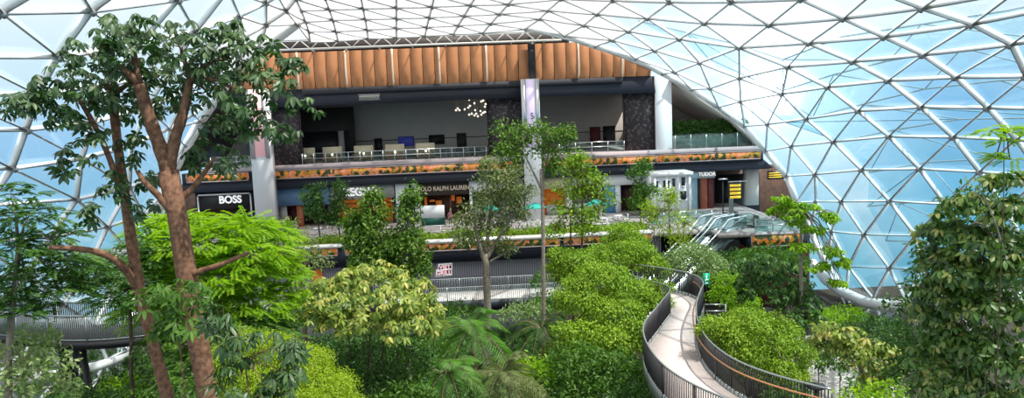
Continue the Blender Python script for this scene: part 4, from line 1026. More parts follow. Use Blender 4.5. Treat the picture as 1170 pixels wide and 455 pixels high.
def tree(name, label, cat, bl, leaf, trunks, bark='grey', dens=14, per=5, L=.22, Wd=.09, spread=.12, lump=.14, group=None, base=None, twigs=10, fine=False, up=.5, dr=.5, inner=.25, limbs=True, palm=0, droop=.15, down=-.45, tw=.012, ground=None, jit=.55, clump=0):
    """trunks: list of ([(px,py,Y)...], r0, r1)"""
    limb_bl = bl
    if clump:
        nb = []
        for q in bl:
            for i in range(clump):
                d_ = rng.normal(size=3); d_ /= np.linalg.norm(d_); k_ = rng.uniform(.35, .80); z_ = rng.uniform(.34, .52)
                nb.append((q[0]+d_[0]*k_*q[3], q[1]+d_[1]*k_*q[4], q[2]+d_[2]*k_*q[3]*q[2]/F, q[3]*z_, q[4]*z_))
        bl = nb
    C_, R_ = blobs3(bl)
    tp_ = [[at(*q) for q in tr_[0]] for tr_ in trunks]
    gz = GZ if ground is None else ground
    b0_ = tp_[0][0] if tp_ else np.array([C_[0][0], C_[0][1], gz]); loc = np.array([b0_[0], b0_[1], min(b0_[2], gz) if ground is None else gz])
    e_ = empty(name, loc, label, cat, group)
    tops = []
    for k, tr_ in enumerate(trunks):
        pts = tp_[k]
        if tr_[0][0][1] > 0 and pts[0][2] > gz+.3 and len(tr_) < 4: pts = [np.array([pts[0][0]+rng.uniform(-.2, .2), pts[0][1], gz-.1])]+pts
        P_ = smooth(pts, 16) if len(pts) > 2 else np.array(pts)
        rr_ = np.linspace(tr_[1], tr_[2], len(P_))*(1+.06*np.sin(np.arange(len(P_))*1.7))
        MB().tube(P_, rr_, 10).build('trunk' if k == 0 or len(tr_) < 4 else 'branch', BK(bark), e_, True); tops.append((P_[-1], tr_[2])); 
    if limbs and len(tops):
        order = np.argsort(-R_.max(1))[:9] if not clump else rng.permutation(len(R_))[:18]
        for i in order:
            j = int(np.argmin([np.linalg.norm(t_[0]-C_[i]) for t_ in tops])); a = tops[j][0]
            if np.linalg.norm(C_[i]-a) < .3: continue
            P_ = branchpath(a, C_[i]-np.array([0, 0, R_[i][2]*.2])); r0 = max(tops[j][1]*.75, tw)
            MB().tube(P_, np.linspace(r0, max(r0*.3, tw), len(P_)), 6).build('branch', BK(bark), e_, True)
            if twigs:
                tb = MB()
                for _ in range(twigs):
                    d = unit(rng.normal(size=3)); d[2] = abs(d[2])*.7; t_ = C_[i]+d*R_[i]*.95
                    tb.tube(branchpath(P_[rng.integers(3, len(P_))], t_, .08, 5), [max(r0*.3, tw), tw, tw*.8, tw*.7, tw*.5], 5, False)
                tag(tb.build('twigs', BK(bark), e_), kind='stuff')
    P, Nn = crown_points(C_, R_, dens, lump, inner, down)
    if palm:
        B, D, Nr, LL, WW = palmate(P, Nn, palm, L, Wd)
    else: B, D, Nr, LL, WW = sprigs(P, Nn, per, spread, L, Wd, up, dr, jit)
    tnt = np.clip(np.repeat(rng.normal(.45, .20, len(P)), len(B)//len(P))+rng.normal(0, .14, len(B)), 0, 1)
    leafmesh('foliage', B, D, Nr, LL, WW, leaf, e_, tnt, fine, droop)
    return e_
def BK(k): return BARK[k]
def palmate(P, Nn, k, L, Wd, cone=1.05):
    """umbrella clusters of k leaflets hanging around one stalk tip"""
    n = len(P); A = unit(Nn*.5+np.array([0, 0, .75])+rng.normal(size=(n, 3))*.35)
    T1 = unit(np.cross(A, rng.normal(size=(n, 3)))); T2 = np.cross(A, T1)
    a = (np.arange(k)/k*2*PI)[None]+rng.random((n, 1))*6
    cn = cone+rng.normal(size=(n, 1))*.25
    rad = (np.cos(a)[..., None]*T1[:, None]+np.sin(a)[..., None]*T2[:, None])
    D = rad*np.sin(cn)[..., None]-A[:, None]*np.cos(cn)[..., None]*.9+np.array([0, 0, -.25])
    Nr = A[:, None]*np.sin(cn)[..., None]+rad*np.cos(cn)[..., None]+rng.normal(size=(n, k, 3))*.12
    B = np.repeat(P[:, None], k, 1)+D*.03
    s_ = rng.uniform(.65, 1.2, (n, 1))*rng.uniform(.85, 1.1, (n, k))
    return B.reshape(-1, 3), D.reshape(-1, 3), Nr.reshape(-1, 3), (L*s_).ravel(), (Wd*s_).ravel()
def pinnate(P, Nn, k, L, leaflet, Wd):
    """feathery fronds: k pairs of leaflets on a stalk of length L"""
    n = len(P); D0 = unit(Nn*np.array([1, 1, .25])+rng.normal(size=(n, 3))*np.array([.7, .7, .18])+np.array([0, 0, -.05]))
    Z0 = unit(np.array([0, 0, 1.])+rng.normal(size=(n, 3))*.22); Z0 = unit(Z0-D0*(Z0*D0).sum(1, keepdims=True)); S0 = np.cross(D0, Z0)
    t = np.linspace(.15, 1, k); s_ = rng.uniform(.7, 1.2, (n, 1, 1))
    base = P[:, None]+D0[:, None]*(t[None, :, None]*L*s_)-np.array([0, 0, 1.])*(t[None, :, None]**2*L*.22)
    B, D, Q = [], [], []
    for sg in (-1, 1):
        B.append(base); D.append(np.broadcast_to(S0[:, None]*sg+D0[:, None]*.45-np.array([0, 0, .18]), base.shape)); Q.append(np.broadcast_to(Z0[:, None], base.shape))
    B = np.concatenate(B, 1).reshape(-1, 3); D = np.concatenate(D, 1).reshape(-1, 3); Q = np.concatenate(Q, 1).reshape(-1, 3)+rng.normal(size=(len(P)*2*k, 3))*.18
    return B, D, Q, np.full(len(B), leaflet)*rng.uniform(.8, 1.15, len(B)), np.full(len(B), Wd)
def feather(name, label, cat, bl, leaf, trunks, bark, dens, k=9, L=.5, leaflet=.16, Wd=.05, **kw):
    e_ = tree(name, label, cat, bl, leaf, trunks, bark, dens=.01, per=1, L=.01, Wd=.01, **kw)
    for ch in [o for o in bpy.data.objects if o.parent == e_ and o.name.startswith('foliage')]: bpy.data.objects.remove(ch)
    C_, R_ = blobs3(bl); P, Nn = crown_points(C_, R_, dens, .12, .35, -.3)
    B, D, Q, LL, WW = pinnate(P, Nn, k, L, leaflet, Wd)
    tnt = np.clip(np.tile(np.repeat(rng.normal(.5, .2, len(P)), 1)[:, None], (1, 2*k)).ravel()+rng.normal(0, .08, len(B)), 0, 1)
    leafmesh('foliage', B, D, Q, LL, WW, leaf, e_, tnt, False, .1)
    return e_

# ---- the large tree at the left (trunks traced, crown of drooping palmate leaves)
YA = 17.0
big = tree('umbrella_tree', 'large brown trunked tree at left with drooping hand shaped leaves', 'tree',
  [(45,108,16,22,10),(135,70,17,24,16),(180,118,18,26,16),(335,72,17,18,10),(260,30,17.4,20,10),(105,62,16.2,29.1,20.3),(150,40,17,42.6,24.6),(205,48,16.6,38.1,26.1),(255,62,17,38.1,29),(300,72,17.2,26.9,26.1),(70,96,16,29.1,20.3),(120,96,17.4,35.8,26.1),(180,84,18,33.6,20.3),(235,98,17.5,33.6,29),(275,102,16.5,29.1,31.9),(318,92,16.6,22.4,20.3),
   (30,120,15.8,31.4,13),(72,132,16,17.9,14.5),(95,128,17,24.6,18.8),(150,120,18.4,22.4,23.2),(255,140,17.5,26.9,23.2),(290,140,16.8,17.9,20.3),(86,182,16.5,22.4,18.8),(235,178,17.6,24.6,20.3),(268,186,17,15.7,17.4),(110,150,17,15.7,14.5),(150,165,17.8,15.7,23.2),(325,150,16.2,17.9,10.2),(345,118,16,20.2,10.2),(175,205,17.6,17.9,17.4),(128,215,17.2,13.4,20.3),(165,240,17.4,15.7,13),(105,245,16.6,11.2,11.6)],
  'dark',
  [([(242,470,YA),(229,405,YA),(216,335,YA),(206,265,YA),(199,225,YA),(192,195,YA)],.275,.225),
   ([(198,480,17.6),(188,440,17.6),(171,380,17.6),(156,320,17.6),(149,265,17.6),(139,200,17.6),(131,140,17.7),(128,110,17.7)],.22,.10),
   ([(194,205,YA),(186,175,YA),(172,140,YA),(159,96,16.9)],.17,.13,1),
   ([(192,200,YA),(199,160,17.1),(210,130,17.1),(217,92,17.2)],.15,.09,1),
   ([(198,245,YA),(180,222,16.8),(164,208,16.7),(157,195,16.7)],.10,.05,1),
   ([(196,235,YA),(222,215,17.3),(245,180,17.3)],.09,.04,1),
   ([(158,330,17.6),(140,302,17.3),(118,289,17),(92,284,16.8),(56,283,16.6)],.11,.05,1),
   ([(205,318,YA),(228,310,16.9),(255,302,16.8),(272,294,16.8),(284,289,16.8)],.085,.045,1),
   ([(144,235,17.6),(120,165,17.2),(95,120,16.8),(86,108,16.7)],.08,.05,1)],
  'brown', down=-.8, dens=10, L=.23, Wd=.095, palm=7, twigs=5, fine=True, droop=.12, inner=.3, tw=.008, lump=.2)
def spray(parent, starts, leaf, bark, n, L, Wd, tw, k=6, fan=.5):
    pass
# low sprays on the trunks (palmate), hanging in front of them
tree('umbrella_tree_sapling', 'low spray of drooping hand shaped leaves between the two brown trunks', 'tree',
  [(205,330,15.6,26,14),(190,352,15.6,22,14),(215,372,15.4,20,14),(170,340,15.8,18,14),(225,345,15.8,20,18),(182,378,15.6,12,10)], 'mid', [([(212,460,15.8),(206,400,15.8),(202,360,15.8)],.03,.015)], 'brown', dens=7, L=.25, Wd=.085, palm=7, twigs=4, fine=True, tw=.006)
tree('umbrella_tree_sapling', 'dark foreground spray of long hand shaped leaves left of the lime mound', 'tree',
  [(262,385,13.4,26,18),(300,400,13.4,34,22),(275,430,13.2,34,20),(325,425,13.6,24,16),(245,360,13.6,18,14),(310,452,13.2,30,16),(335,398,13.6,14,10)], 'dark', [([(285,470,13.6),(286,440,13.6),(280,415,13.6)],.035,.015)], 'brown', dens=6.5, L=.27, Wd=.075, palm=8, twigs=4, fine=True, tw=.006)
# dark trees on the left edge
feather('shade_tree', 'dark feathery tree at the left edge above the footbridge', 'tree',
  [(12,225,20,26,14),(30,250,20.5,34,16),(10,285,20,34,18),(55,300,21,38,14),(95,305,22,34,12),(30,330,21,50,18),(75,335,22,34,16),(118,320,23,22,10),(15,360,20,28,16),(62,272,21,28,10)], 'deep',
  [([(8,470,20.5),(10,400,20.5),(16,330,20.5),(22,280,20.5)],.16,.07)], 'grey', 15, k=8, L=.42, leaflet=.15, Wd=.06, twigs=3)
tree('shade_tree', 'broad leaved tree at left edge below the footbridge', 'tree',
  [(20,400,21,34,16),(48,420,21,30,16),(15,440,20,36,18),(62,447,21,28,16),(40,385,21.5,22,9)], 'pale', [([(30,480,21),(28,430,21)],.08,.04)], 'grey', dens=13, L=.19, Wd=.085, twigs=3)
feather('shade_tree', 'dark feathery tree behind the brown trunk above the footbridge end', 'tree',
  [(118,318,26,26,20),(150,300,26.5,26,22),(165,335,26,28,20),(130,345,26,24,14),(180,290,27,24,18)], 'deep',
  [([(150,460,26.5),(150,380,26.5),(148,330,26.5)],.12,.05)], 'dark', 15, k=8, L=.45, leaflet=.16, Wd=.06, twigs=3)
# lime feathery tree
feather('flame_tree', 'bright lime feathery tree below the BOSS sign', 'tree',
  [(205,258,29,34,12),(262,260,29,44,12),(308,272,29.5,30,12),(235,274,28,52,16),(180,262,29,30,14),(285,290,28.5,46,18),(200,292,28,40,20),(250,312,28,54,22),(308,312,29,34,16),(175,320,28,30,22),(225,342,28,44,22),(290,345,28.5,42,22),(165,360,28,26,22),(322,338,29,20,12)], 'lime',
  [([(262,470,29),(262,400,29),(258,340,29),(252,290,29)],.17,.08)], 'grey', 17, k=10, L=.60, leaflet=.17, Wd=.06, twigs=5)
feather('flame_tree', 'darker green feathery tree filling under the bright lime feathery one', 'tree',
  [(255,375,27,48,20),(205,395,27,34,24),(300,378,28,36,16),(165,445,27,22,18),(230,430,26,40,26)], 'mid',
  [([(230,480,27.3),(232,410,27.3)],.14,.07)], 'dark', 13, k=9, L=.5, leaflet=.16, Wd=.06, twigs=3)
tree('willow_tree', 'olive fine leaved tree between the lime feathery tree and deck', 'tree',
  [(330,280,34,30,16),(350,300,34.5,24,14),(318,262,34,20,10),(300,300,34,22,12)], 'olive', [([(335,460,34.5),(336,360,34.5),(334,310,34.5)],.12,.05)], 'grey', dens=9, per=6, L=.24, Wd=.07, twigs=6)
# lime mound
# yellow broadleaf
tree('broadleaf_tree', 'yellow green broad leaved tree with many thin stems at centre left', 'tree',
  [(425,318,30,40,18),(398,328,30,34,16),(458,332,30,36,18),(378,345,29,28,14),(430,345,28.6,46,20),(478,352,29.5,28,20),(362,362,29,18,12),(400,368,28.6,36,14),(455,370,28.6,40,16),(490,375,29.5,16,18),(372,330,30.5,22,14)], 'yellow',
  [([(418,480,30),(420,420,30),(424,370,30)],.06,.03),([(434,480,30),(436,420,30),(440,370,30)],.05,.03),([(404,480,30.2),(402,430,30.2),(398,375,30.2)],.05,.025),([(446,480,29.8),(452,425,29.8),(458,380,29.8)],.05,.025),([(425,480,29.6),(428,430,29.6),(416,375,29.6)],.04,.02)], 'dark', dens=9.5, palm=6, L=.30, Wd=.125, twigs=4, fine=True, lump=.18, down=-.3)
tree('understory_shrub', 'dark green shrub beneath the yellow green broad leaved tree', 'shrub',
  [(440,410,31,44,22),(395,420,31,30,24),(470,430,30.5,40,28),(420,450,30,46,24),(500,440,30,24,22)], 'deep', [([(440,480,31),(440,440,31)],.05,.03)], 'dark', dens=12, per=5, L=.22, Wd=.09, twigs=3)
# two conical trees
tree('conical_tree', 'taller dense conical tree left of the twin pair', 'tree',
  [(427,224,46,10,12),(424,240,46,17,14),(420,258,46,24,16),(422,278,46,28,18),(426,300,46,30,16),(412,262,46.4,20,14),(440,288,45.6,20,18)], 'fresh',
  [([(424,380,46),(424,320,46),(425,250,46)],.12,.05)], 'grey', dens=12, per=6, L=.30, Wd=.15, spread=.2, twigs=2, dr=.8, clump=6)
tree('conical_tree', 'slimmer conical tree right of the twin pair', 'tree',
  [(468,226,45,8,12),(468,244,45,14,16),(466,264,45,19,16),(467,284,45,22,18),(468,304,45,24,14)], 'fresh',
  [([(466,380,45),(466,320,45),(467,250,45)],.12,.05)], 'grey', dens=12, per=6, L=.30, Wd=.15, spread=.2, twigs=2, dr=.8, clump=6)
# small trees on the deck terrace
def tz(px, Y): return Z(px, 255, Y)
for l_, bl_, tr_ in (('small dark potted tree left one before the slate blue shop', [(362,222,64,16,14),(358,238,64,12,12),(368,245,64,10,10)], (364,64)),
                     ('small dark tree right one before the ZEGNA shop', [(386,220,64,11,14),(388,238,64,11,14),(385,250,64,9,10)], (387,64)),
                     ('small dark tree before the silver white shop', [(735,190,65,9,14),(728,205,65,14,14),(738,218,65,12,14),(730,232,65,12,12)], (732,65))):
    gx_ = at(tr_[0], 262, tr_[1]); bx = at(tr_[0], 240, tr_[1])
    zpy = 262
    tree('terrace_tree', l_, 'tree', bl_, 'mid' if tr_[0] > 700 else 'deep', [([(tr_[0],zpy,tr_[1]),(tr_[0],240,tr_[1]),(tr_[0],225,tr_[1])],.07,.03)], 'dark', dens=8, per=6, L=.30, Wd=.14, spread=.2, twigs=2, ground=FZ, clump=5)
# sparse grey trees in the centre
tree('sparse_tree', 'grey trunked spreading tree with small olive leaves before the deck', 'tree',
  [(562,208,46,22,12),(583,200,46,18,11),(592,218,46,20,12),(552,232,46,20,14),(572,225,46.5,26,16),(535,252,46,20,14),(560,255,46.5,22,12),(592,243,46,16,12),(540,275,46,20,12),(575,280,46.5,18,10),(560,186,46,14,7)], 'olive',
  [([(556,420,46),(557,360,46),(556,310,46),(554,290,46)],.32,.22),([(554,300,46),(545,270,45.8),(540,240,45.8)],.16,.08,1),([(556,296,46),(572,268,46),(590,240,46)],.16,.07,1),([(555,290,46),(560,250,46.2),(562,215,46.2)],.14,.06,1),([(558,300,46),(585,285,46),(600,272,46)],.08,.04,1)], 'grey', dens=8.5, per=6, L=.26, Wd=.11, spread=.2, twigs=9, tw=.02, clump=5)
tree('slender_tree', 'tall slender tree with two leafy tops before the lilac pillar', 'tree',
  [(583,152,40,20,13),(603,165,40,22,13),(590,180,40,16,10),(632,152,40,20,10),(625,172,40,22,13),(645,152,40,12,7),(608,148,40.5,18,9),(635,190,40,16,9),(580,168,40,14,9)], 'fresh',
  [([(621,450,40),(621,380,40),(621,300,40),(620,230,40),(618,195,40)],.16,.09),([(618,215,40),(606,190,40),(595,168,40)],.07,.03,1),([(620,205,40),(624,185,40),(632,160,40)],.07,.03,1)], 'grey', dens=9, per=6, L=.24, Wd=.10, spread=.18, twigs=8, tw=.015, clump=5)
tree('sparse_tree', 'pale leaved terrace tree between lilac pillar and teal parasols', 'tree',
  [(660,192,52,20,12),(682,205,52,18,12),(650,215,52,18,12),(670,222,52,24,12),(690,228,52,14,12),(648,240,52,20,12),(675,245,52,22,12),(640,260,52,16,12),(668,262,52,18,10),(655,180,52,12,6)], 'cloud',
  [([(664,330,52),(665,290,52),(665,250,52),(666,225,52)],.14,.06),([(651,330,52),(652,290,52),(652,240,52)],.10,.05)], 'brown', dens=7, per=6, L=.28, Wd=.12, spread=.22, twigs=7, tw=.018, clump=5)
tree('bare_tree', 'thin yellowish sparse tree before the white pavilion', 'tree',
  [(762,235,50,18,14),(745,250,50,14,12),(778,250,50,16,12),(758,262,50,24,12),(740,238,50,10,8),(775,272,50,14,10),(722,268,50,14,10),(765,222,50,10,6)], 'lime2',
  [([(765,400,50),(766,330,50),(766,270,50),(764,240,50)],.09,.04),([(758,400,50),(757,330,50),(750,280,50)],.06,.03),([(775,400,50),(776,320,50),(780,270,50)],.06,.03)], 'grey', dens=3.6, per=5, L=.24, Wd=.09, spread=.25, twigs=12, tw=.018, clump=4)
# central soft green mounds, each a tree of its own
def mound(label, bl_, leaf='cloud', Lf=.15, dens=30, cat='tree', nm='cloud_tree', per=6, **kw):
    b_ = bl_[0]; new = []
    for q in bl_:
        new.append((q[0], q[1]+q[4]*.15, q[2], q[3]*.84, q[4]*.84))
        m_ = 7
        for i in range(m_):
            a = i/m_*2*PI+rng.random(); k = rng.uniform(.45, .78)
            new.append((q[0]+math.cos(a)*k*q[3], q[1]-abs(math.sin(a*.5+.3))*k*q[4]*.75+q[4]*.22*rng.random(), q[2]+math.sin(a)*k*q[3]*q[2]/F*.8, q[3]*rng.uniform(.30, .46), q[4]*rng.uniform(.34, .50)))
    bl_ = new
    return tree(nm, label, cat, bl_, leaf, [([(b_[0],b_[1]+b_[4]+70,b_[2]+.5),(b_[0],b_[1]+b_[4]*.8,b_[2]+.5)],.12,.07)], 'dark', dens=dens, per=per, L=Lf, Wd=Lf*.48, spread=.10, lump=.12, twigs=0, limbs=False, inner=.10, dr=.9, up=.1, jit=.28, **kw)
mound('yellow lime fine leaved mound at bottom left',
  [(300,398,25,42,20),(335,415,24.5,42,26),(370,442,24,38,26),(300,440,24,52,34),(345,458,23.5,50,24),(262,420,24.5,30,26),(392,466,24,30,18)], 'lime2', .085, 60, 'shrub', 'cascade_shrub', 7)
mound('small lime mound highest of the centre group', [(712,268,46,18,9),(726,276,46,16,8),(700,276,46,14,7)])
mound('broad lime mound behind the big central one', [(705,292,43,34,14),(735,300,43,26,12),(722,285,43,26,10),(684,300,43,18,10),(750,310,43,16,12)])
mound('lime mound at left of the centre group', [(655,295,42,26,12),(640,308,42,18,10),(668,305,42,20,10),(650,318,42,18,10)])
mound('largest rounded lime green mound in the centre', [(690,318,38,34,20),(660,345,37.5,28,18),(718,335,37.5,34,20),(740,345,37,24,18),(700,355,36.5,42,22),(745,330,38,20,10),(672,330,38,28,16)], dens=34)
mound('lower mound beneath the largest lime one, left of walkway', [(700,390,35,40,22),(728,378,35,26,20),(668,385,35.5,32,20),(650,405,36,26,16)], 'cloud', .16, 30)
tree('understory_shrub', 'dark green leafy shrub at the bottom centre left of walkway', 'shrub', [(660,415,33,34,20),(695,425,32.5,38,22),(640,440,33,30,20),(720,440,32,24,24),(680,450,32,40,18)], 'mid', [([(680,480,33),(680,450,33)],.06,.03)], 'dark', dens=14, per=5, L=.22, Wd=.11, twigs=0, limbs=False)
tree('rounded_tree', 'whitish green rounded tree at the foot of the escalators', 'tree',
  [(790,300,46,28,16),(768,305,46,18,12),(812,308,46,20,14),(795,290,46,20,8),(830,316,46,12,12)], 'pale', [([(795,370,46),(795,320,46)],.12,.06)], 'dark', dens=12, per=6, L=.24, Wd=.11, spread=.2, twigs=3)
tree('broadleaf_shrub', 'yellowish shrub behind the bend of winding walkway', 'shrub', [(832,325,42,16,14),(842,340,41,20,12),(822,338,42,12,12),(850,352,40,18,10)], 'lime', [([(835,380,42),(835,345,42)],.05,.03)], 'dark', dens=10, per=5, L=.26, Wd=.10, twigs=2)
mound('rounded lime mound on the right side of winding walkway', [(855,368,29.5,34,16),(825,372,29,26,10),(880,385,29,34,24),(850,392,29,36,20),(905,405,28.5,26,22),(895,428,28,30,20),(865,415,28.4,30,22),(812,378,29,16,7)], 'cloud', .115, 52, per=7)
tree('glossy_tree', 'dark glossy broad leaved tree behind the right lime mound', 'tree',
  [(868,305,38,30,14),(898,318,38,26,16),(878,332,37.5,34,18),(908,345,37,24,22),(855,322,38,18,12),(925,360,36,18,22),(900,372,35.5,22,14)], 'deep', [([(912,440,38.5),(908,380,38.5),(900,330,38.5)],.14,.06)], 'grey', dens=8, L=.28, Wd=.14, palm=6, twigs=3, fine=True, lump=.16)
tree('sparse_tree', 'light green sparse tree before the foot of the glass arch', 'tree',
  [(900,228,36,18,7),(920,238,36,20,8),(945,247,36,14,7),(905,250,36,18,8),(930,262,36,16,8),(918,280,36,20,8),(950,288,36,20,7),(965,300,36,12,6),(935,305,36,18,8),(958,322,36,14,6),(890,240,36.5,12,6)], 'lime',
  [([(920,460,36.5),(917,380,36.5),(915,310,36.5),(915,262,36.5),(918,240,36.5)],.20,.06)], 'grey', dens=7, L=.26, Wd=.12, palm=5, twigs=6, tw=.015, clump=5)
# big tree on the right
tree('fig_tree', 'tall broad leaved tree with bronze tinged leaves at right edge', 'tree',
  [(1150,205,14,26,10),(1110,235,14,32,16),(1160,240,13.6,30,18),(1080,262,14.4,32,14),(1130,275,13.8,40,20),(1078,295,14.6,26,16),(1100,310,14,38,20),(1160,305,13.4,30,24),(1080,335,14.4,28,18),(1120,350,13.8,42,22),(1072,370,14.4,26,16),(1165,360,13.4,30,24),(1100,390,14,40,22),(1150,410,13.6,36,26),(1060,405,14.6,24,18),(1085,440,14,40,24),(1140,455,13.6,44,20),(1062,320,14.8,12,10),(1058,350,14.8,14,12)], 'bronze',
  [([(1150,480,14.6),(1148,400,14.6),(1140,320,14.6),(1130,260,14.6)],.11,.05),([(1152,305,13.3),(1140,262,13.2),(1130,235,13.2),(1118,215,13.2)],.018,.008,1)], 'grey', dens=30, palm=6, L=.19, Wd=.095, twigs=4, fine=True, up=.6, dr=.6, tw=.006, lump=.2, clump=0)
tree('glossy_tree', 'dark tree beneath the tall broad leaved one at right, extended as its dark backing', 'tree',
  [(1048,330,22,14,14),(1022,350,22,12,10),(1040,365,22,18,14),(1030,390,22,20,14),(1060,400,22,26,18),(1050,430,22,30,18),(1080,300,21,34,40),(1120,250,20.5,36,36),(1150,330,20,40,60),(1075,360,21,36,30),(1020,420,22,12,12),(1105,430,20,50,24)], 'deep', [([(1045,480,22.4),(1045,400,22.4),(1040,350,22.4)],.09,.04)], 'grey', dens=13, per=5, L=.20, Wd=.09, twigs=3)  # larger rear blobs added as dark backing, standing in for the fig crown's shade
feather('sapling', 'thin fresh green sapling top at upper right beside the glass', 'tree',
  [(1146,146,13,12,5),(1130,152,12.8,9,4),(1158,150,13,9,4),(1148,164,13,12,5),(1140,178,13,9,4),(1154,182,13,8,4)], 'lime',
  [([(1147,230,13),(1147,200,13),(1146,170,13),(1147,148,13)],.018,.008)], 'dark', 26, k=6, L=.20, leaflet=.10, Wd=.035, twigs=0, ground=GZ)
tree('broadleaf_tree', 'yellow green branching tree at the bottom right before pale paving', 'tree',
  [(945,375,24,16,8),(968,382,24,20,8),(935,388,24.4,12,7),(955,396,24.2,20,9),(990,392,24,18,9),(1008,400,24,16,10),(985,412,23.6,20,12),(1015,418,23.4,18,12),(1000,432,23.4,16,10),(975,400,24,20,9)], 'yellow',
  [([(985,480,24.2),(985,430,24.2),(984,410,24.2)],.14,.10),([(985,415,24.2),(965,395,24.2),(945,385,24.2)],.05,.025,1),([(1050,460,23),(1030,435,23),(1005,410,23.3)],.04,.02,1)], 'grey', dens=16, palm=5, L=.26, Wd=.12, twigs=5, fine=True, tw=.01)
tree('understory_shrub', 'bright green low shrub at the bottom right edge', 'shrub', [(1010,455,20,30,14),(985,462,20,24,12)], 'lime', [([(1000,490,20.3),(1000,465,20.3)],.04,.02)], 'dark', dens=14, per=5, L=.2, Wd=.09, twigs=0)
tree('conical_tree', 'small dark conical shrub below the white base ring', 'shrub', [(1024,372,40,8,10),(1023,385,40,12,10),(1024,398,40,14,10)], 'deep', [([(1024,430,40),(1024,390,40)],.05,.03)], 'dark', dens=12, per=5, L=.24, Wd=.1, twigs=0, clump=6)
# palms
def palm_(label, px, py, Y, nf, Lf, leaf='palm', h0=None, spreadup=.75, group=None):
    top = at(px, py, Y); e_ = empty('palm', (top[0], top[1], GZ), label, 'palm tree')
    MB().tube(branchpath((top[0], top[1], GZ-.1), top, 0, 8, .01), np.linspace(.16, .12, 8), 10).build('trunk', BK('palm'), e_, True)
    for i in range(nf):
        a = i*2.399+rng.random()*.4; el = rng.uniform(-.1, 1.75)*spreadup; L_ = Lf*rng.uniform(.8, 1.15)
        d = np.array([math.cos(a)*math.cos(el), math.sin(a)*math.cos(el), math.sin(el)]); t = np.linspace(0, 1, 26)[:, None]
        C_ = top+d*t*L_-np.array([0, 0, 1.])*t**2*L_*(.45+.35*math.cos(el))
        fr_ = MB().tube(C_[::3], np.linspace(.025, .006, len(C_[::3])), 5, False).build('frond', BARK['palm'], e_)
        T = unit(np.gradient(C_, axis=0)); S_ = unit(np.cross(T, np.array([0, 0, 1.]))); U_ = np.cross(S_, T)
        B, D, Q = [], [], []
        for sg in (-1, 1):
            for rep in (0,):
                k0 = C_[2:]+T[2:]*rep*L_/26
                B.append(k0); D.append(S_[2:]*sg*.85+T[2:]*.55-np.array([0, 0, .25])+U_[2:]*.15); Q.append(U_[2:]+S_[2:]*sg*-.3)
        B = np.concatenate(B); D = np.concatenate(D); Q = np.concatenate(Q)
        tt = np.tile(np.linspace(.1, 1, 24), 2); LL = L_*.27*np.sin(np.clip(tt, .12, .96)*PI)**.6
        o_ = leafmesh('leaflets', B, D, Q+rng.normal(size=Q.shape)*.1, LL, .032, leaf, fr_, np.clip(rng.normal(.5, .2, len(B)), 0, 1), False, .12)
    return e_
palm_('bright green palm in the middle of the bottom planting', 540, 378, 33, 30, 2.6)
palm_('green arching palm at bottom left of the palm group', 512, 428, 30, 24, 2.3, 'palm')
palm_('greyer olive palm at bottom right of the palm group', 575, 430, 31, 24, 2.4, 'olive')
palm_('dark palm behind the shrubs right of the palm group', 618, 376, 37, 18, 2.3, 'deep')
palm_('small palm below the garden path left of the broad leaved tree', 345, 325, 48, 16, 2.3, 'pale')
# low planting under everything
US = [(960,410,34,20,14,'mid','green shrub between the yellow branching tree and glass'),(1000,380,38,34,14,'deep','dark shrub below the white base ring'),(1040,400,34,40,20,'deep','deep green shrub behind the yellow branching tree'),(1000,440,28,26,16,'mid','green shrub under the yellow branching tree'),(905,455,27,26,14,'mid','green shrub at the end of the walkway railing'),
      (600,425,33,26,18,'lime','yellow green low shrub right of the palm group'),(585,450,31,30,14,'olive','olive low shrub at the bottom centre'),(480,395,36,30,16,'mid','green low shrub left of the bright palm'),
      (630,345,48,20,12,'mid','green shrub at the right end of garden path'),(600,355,46,22,9,'pale','pale low shrub before the retaining wall centre'),(520,355,47,22,8,'mid','low shrub before the retaining wall left'),
      (655,430,37,30,20,'deep','deep green low shrub behind the bottom centre shrub'),(400,400,36,40,24,'deep','deep green shrub behind the lime mound'),(350,355,44,34,14,'mid','green shrub below the left end of garden path'),
      (300,365,40,34,16,'deep','deep green shrub behind the lime feathery tree'),(540,455,30,40,16,'deep','deep green shrub under the palms'),(460,455,28,30,14,'mid','green low shrub at bottom beside the yellow tree stems'),
      (95,462,30,40,12,'deep','deep green shrub beneath the footbridge columns'),(140,445,34,20,12,'lime','lime shrub right of the footbridge columns'),(790,420,42,30,16,'deep','deep shrub under the walkway bend'),
      (720,460,30,30,18,'deep','deep green shrub at the foot of walkway railing'),(840,300,58,30,12,'mid','green shrub below the orange landing display'),(880,292,52,30,8,'mid','bright shrub under the escalator landing'),(935,400,33,14,12,'mid','green shrub by the round lamp at lower right'),
      (615,320,56.5,8,8,'mid','small bush on the garden path edge right of slender tree'),(745,300,50,20,10,'deep','dark bush left of the whitish rounded tree'),(960,360,44,24,8,'lime','light shrub left of the white base ring'),(905,300,46,16,10,'mid','green shrub beside the sparse tree at arch foot')]
for px_2, py_2, Y_, rx, ry, lf, lab in US:
    tree('understory_shrub', lab, 'shrub', [(px_2,py_2,Y_,rx,ry),(px_2-rx*.6,py_2+ry*.5,Y_-.5,rx*.7,ry*.8),(px_2+rx*.6,py_2+ry*.4,Y_+.4,rx*.7,ry*.8)], lf, [([(px_2,py_2+ry*2,Y_),(px_2,py_2,Y_)],.04,.02)], 'dark', dens=11, per=5, L=.24, Wd=.10, twigs=0, limbs=False)
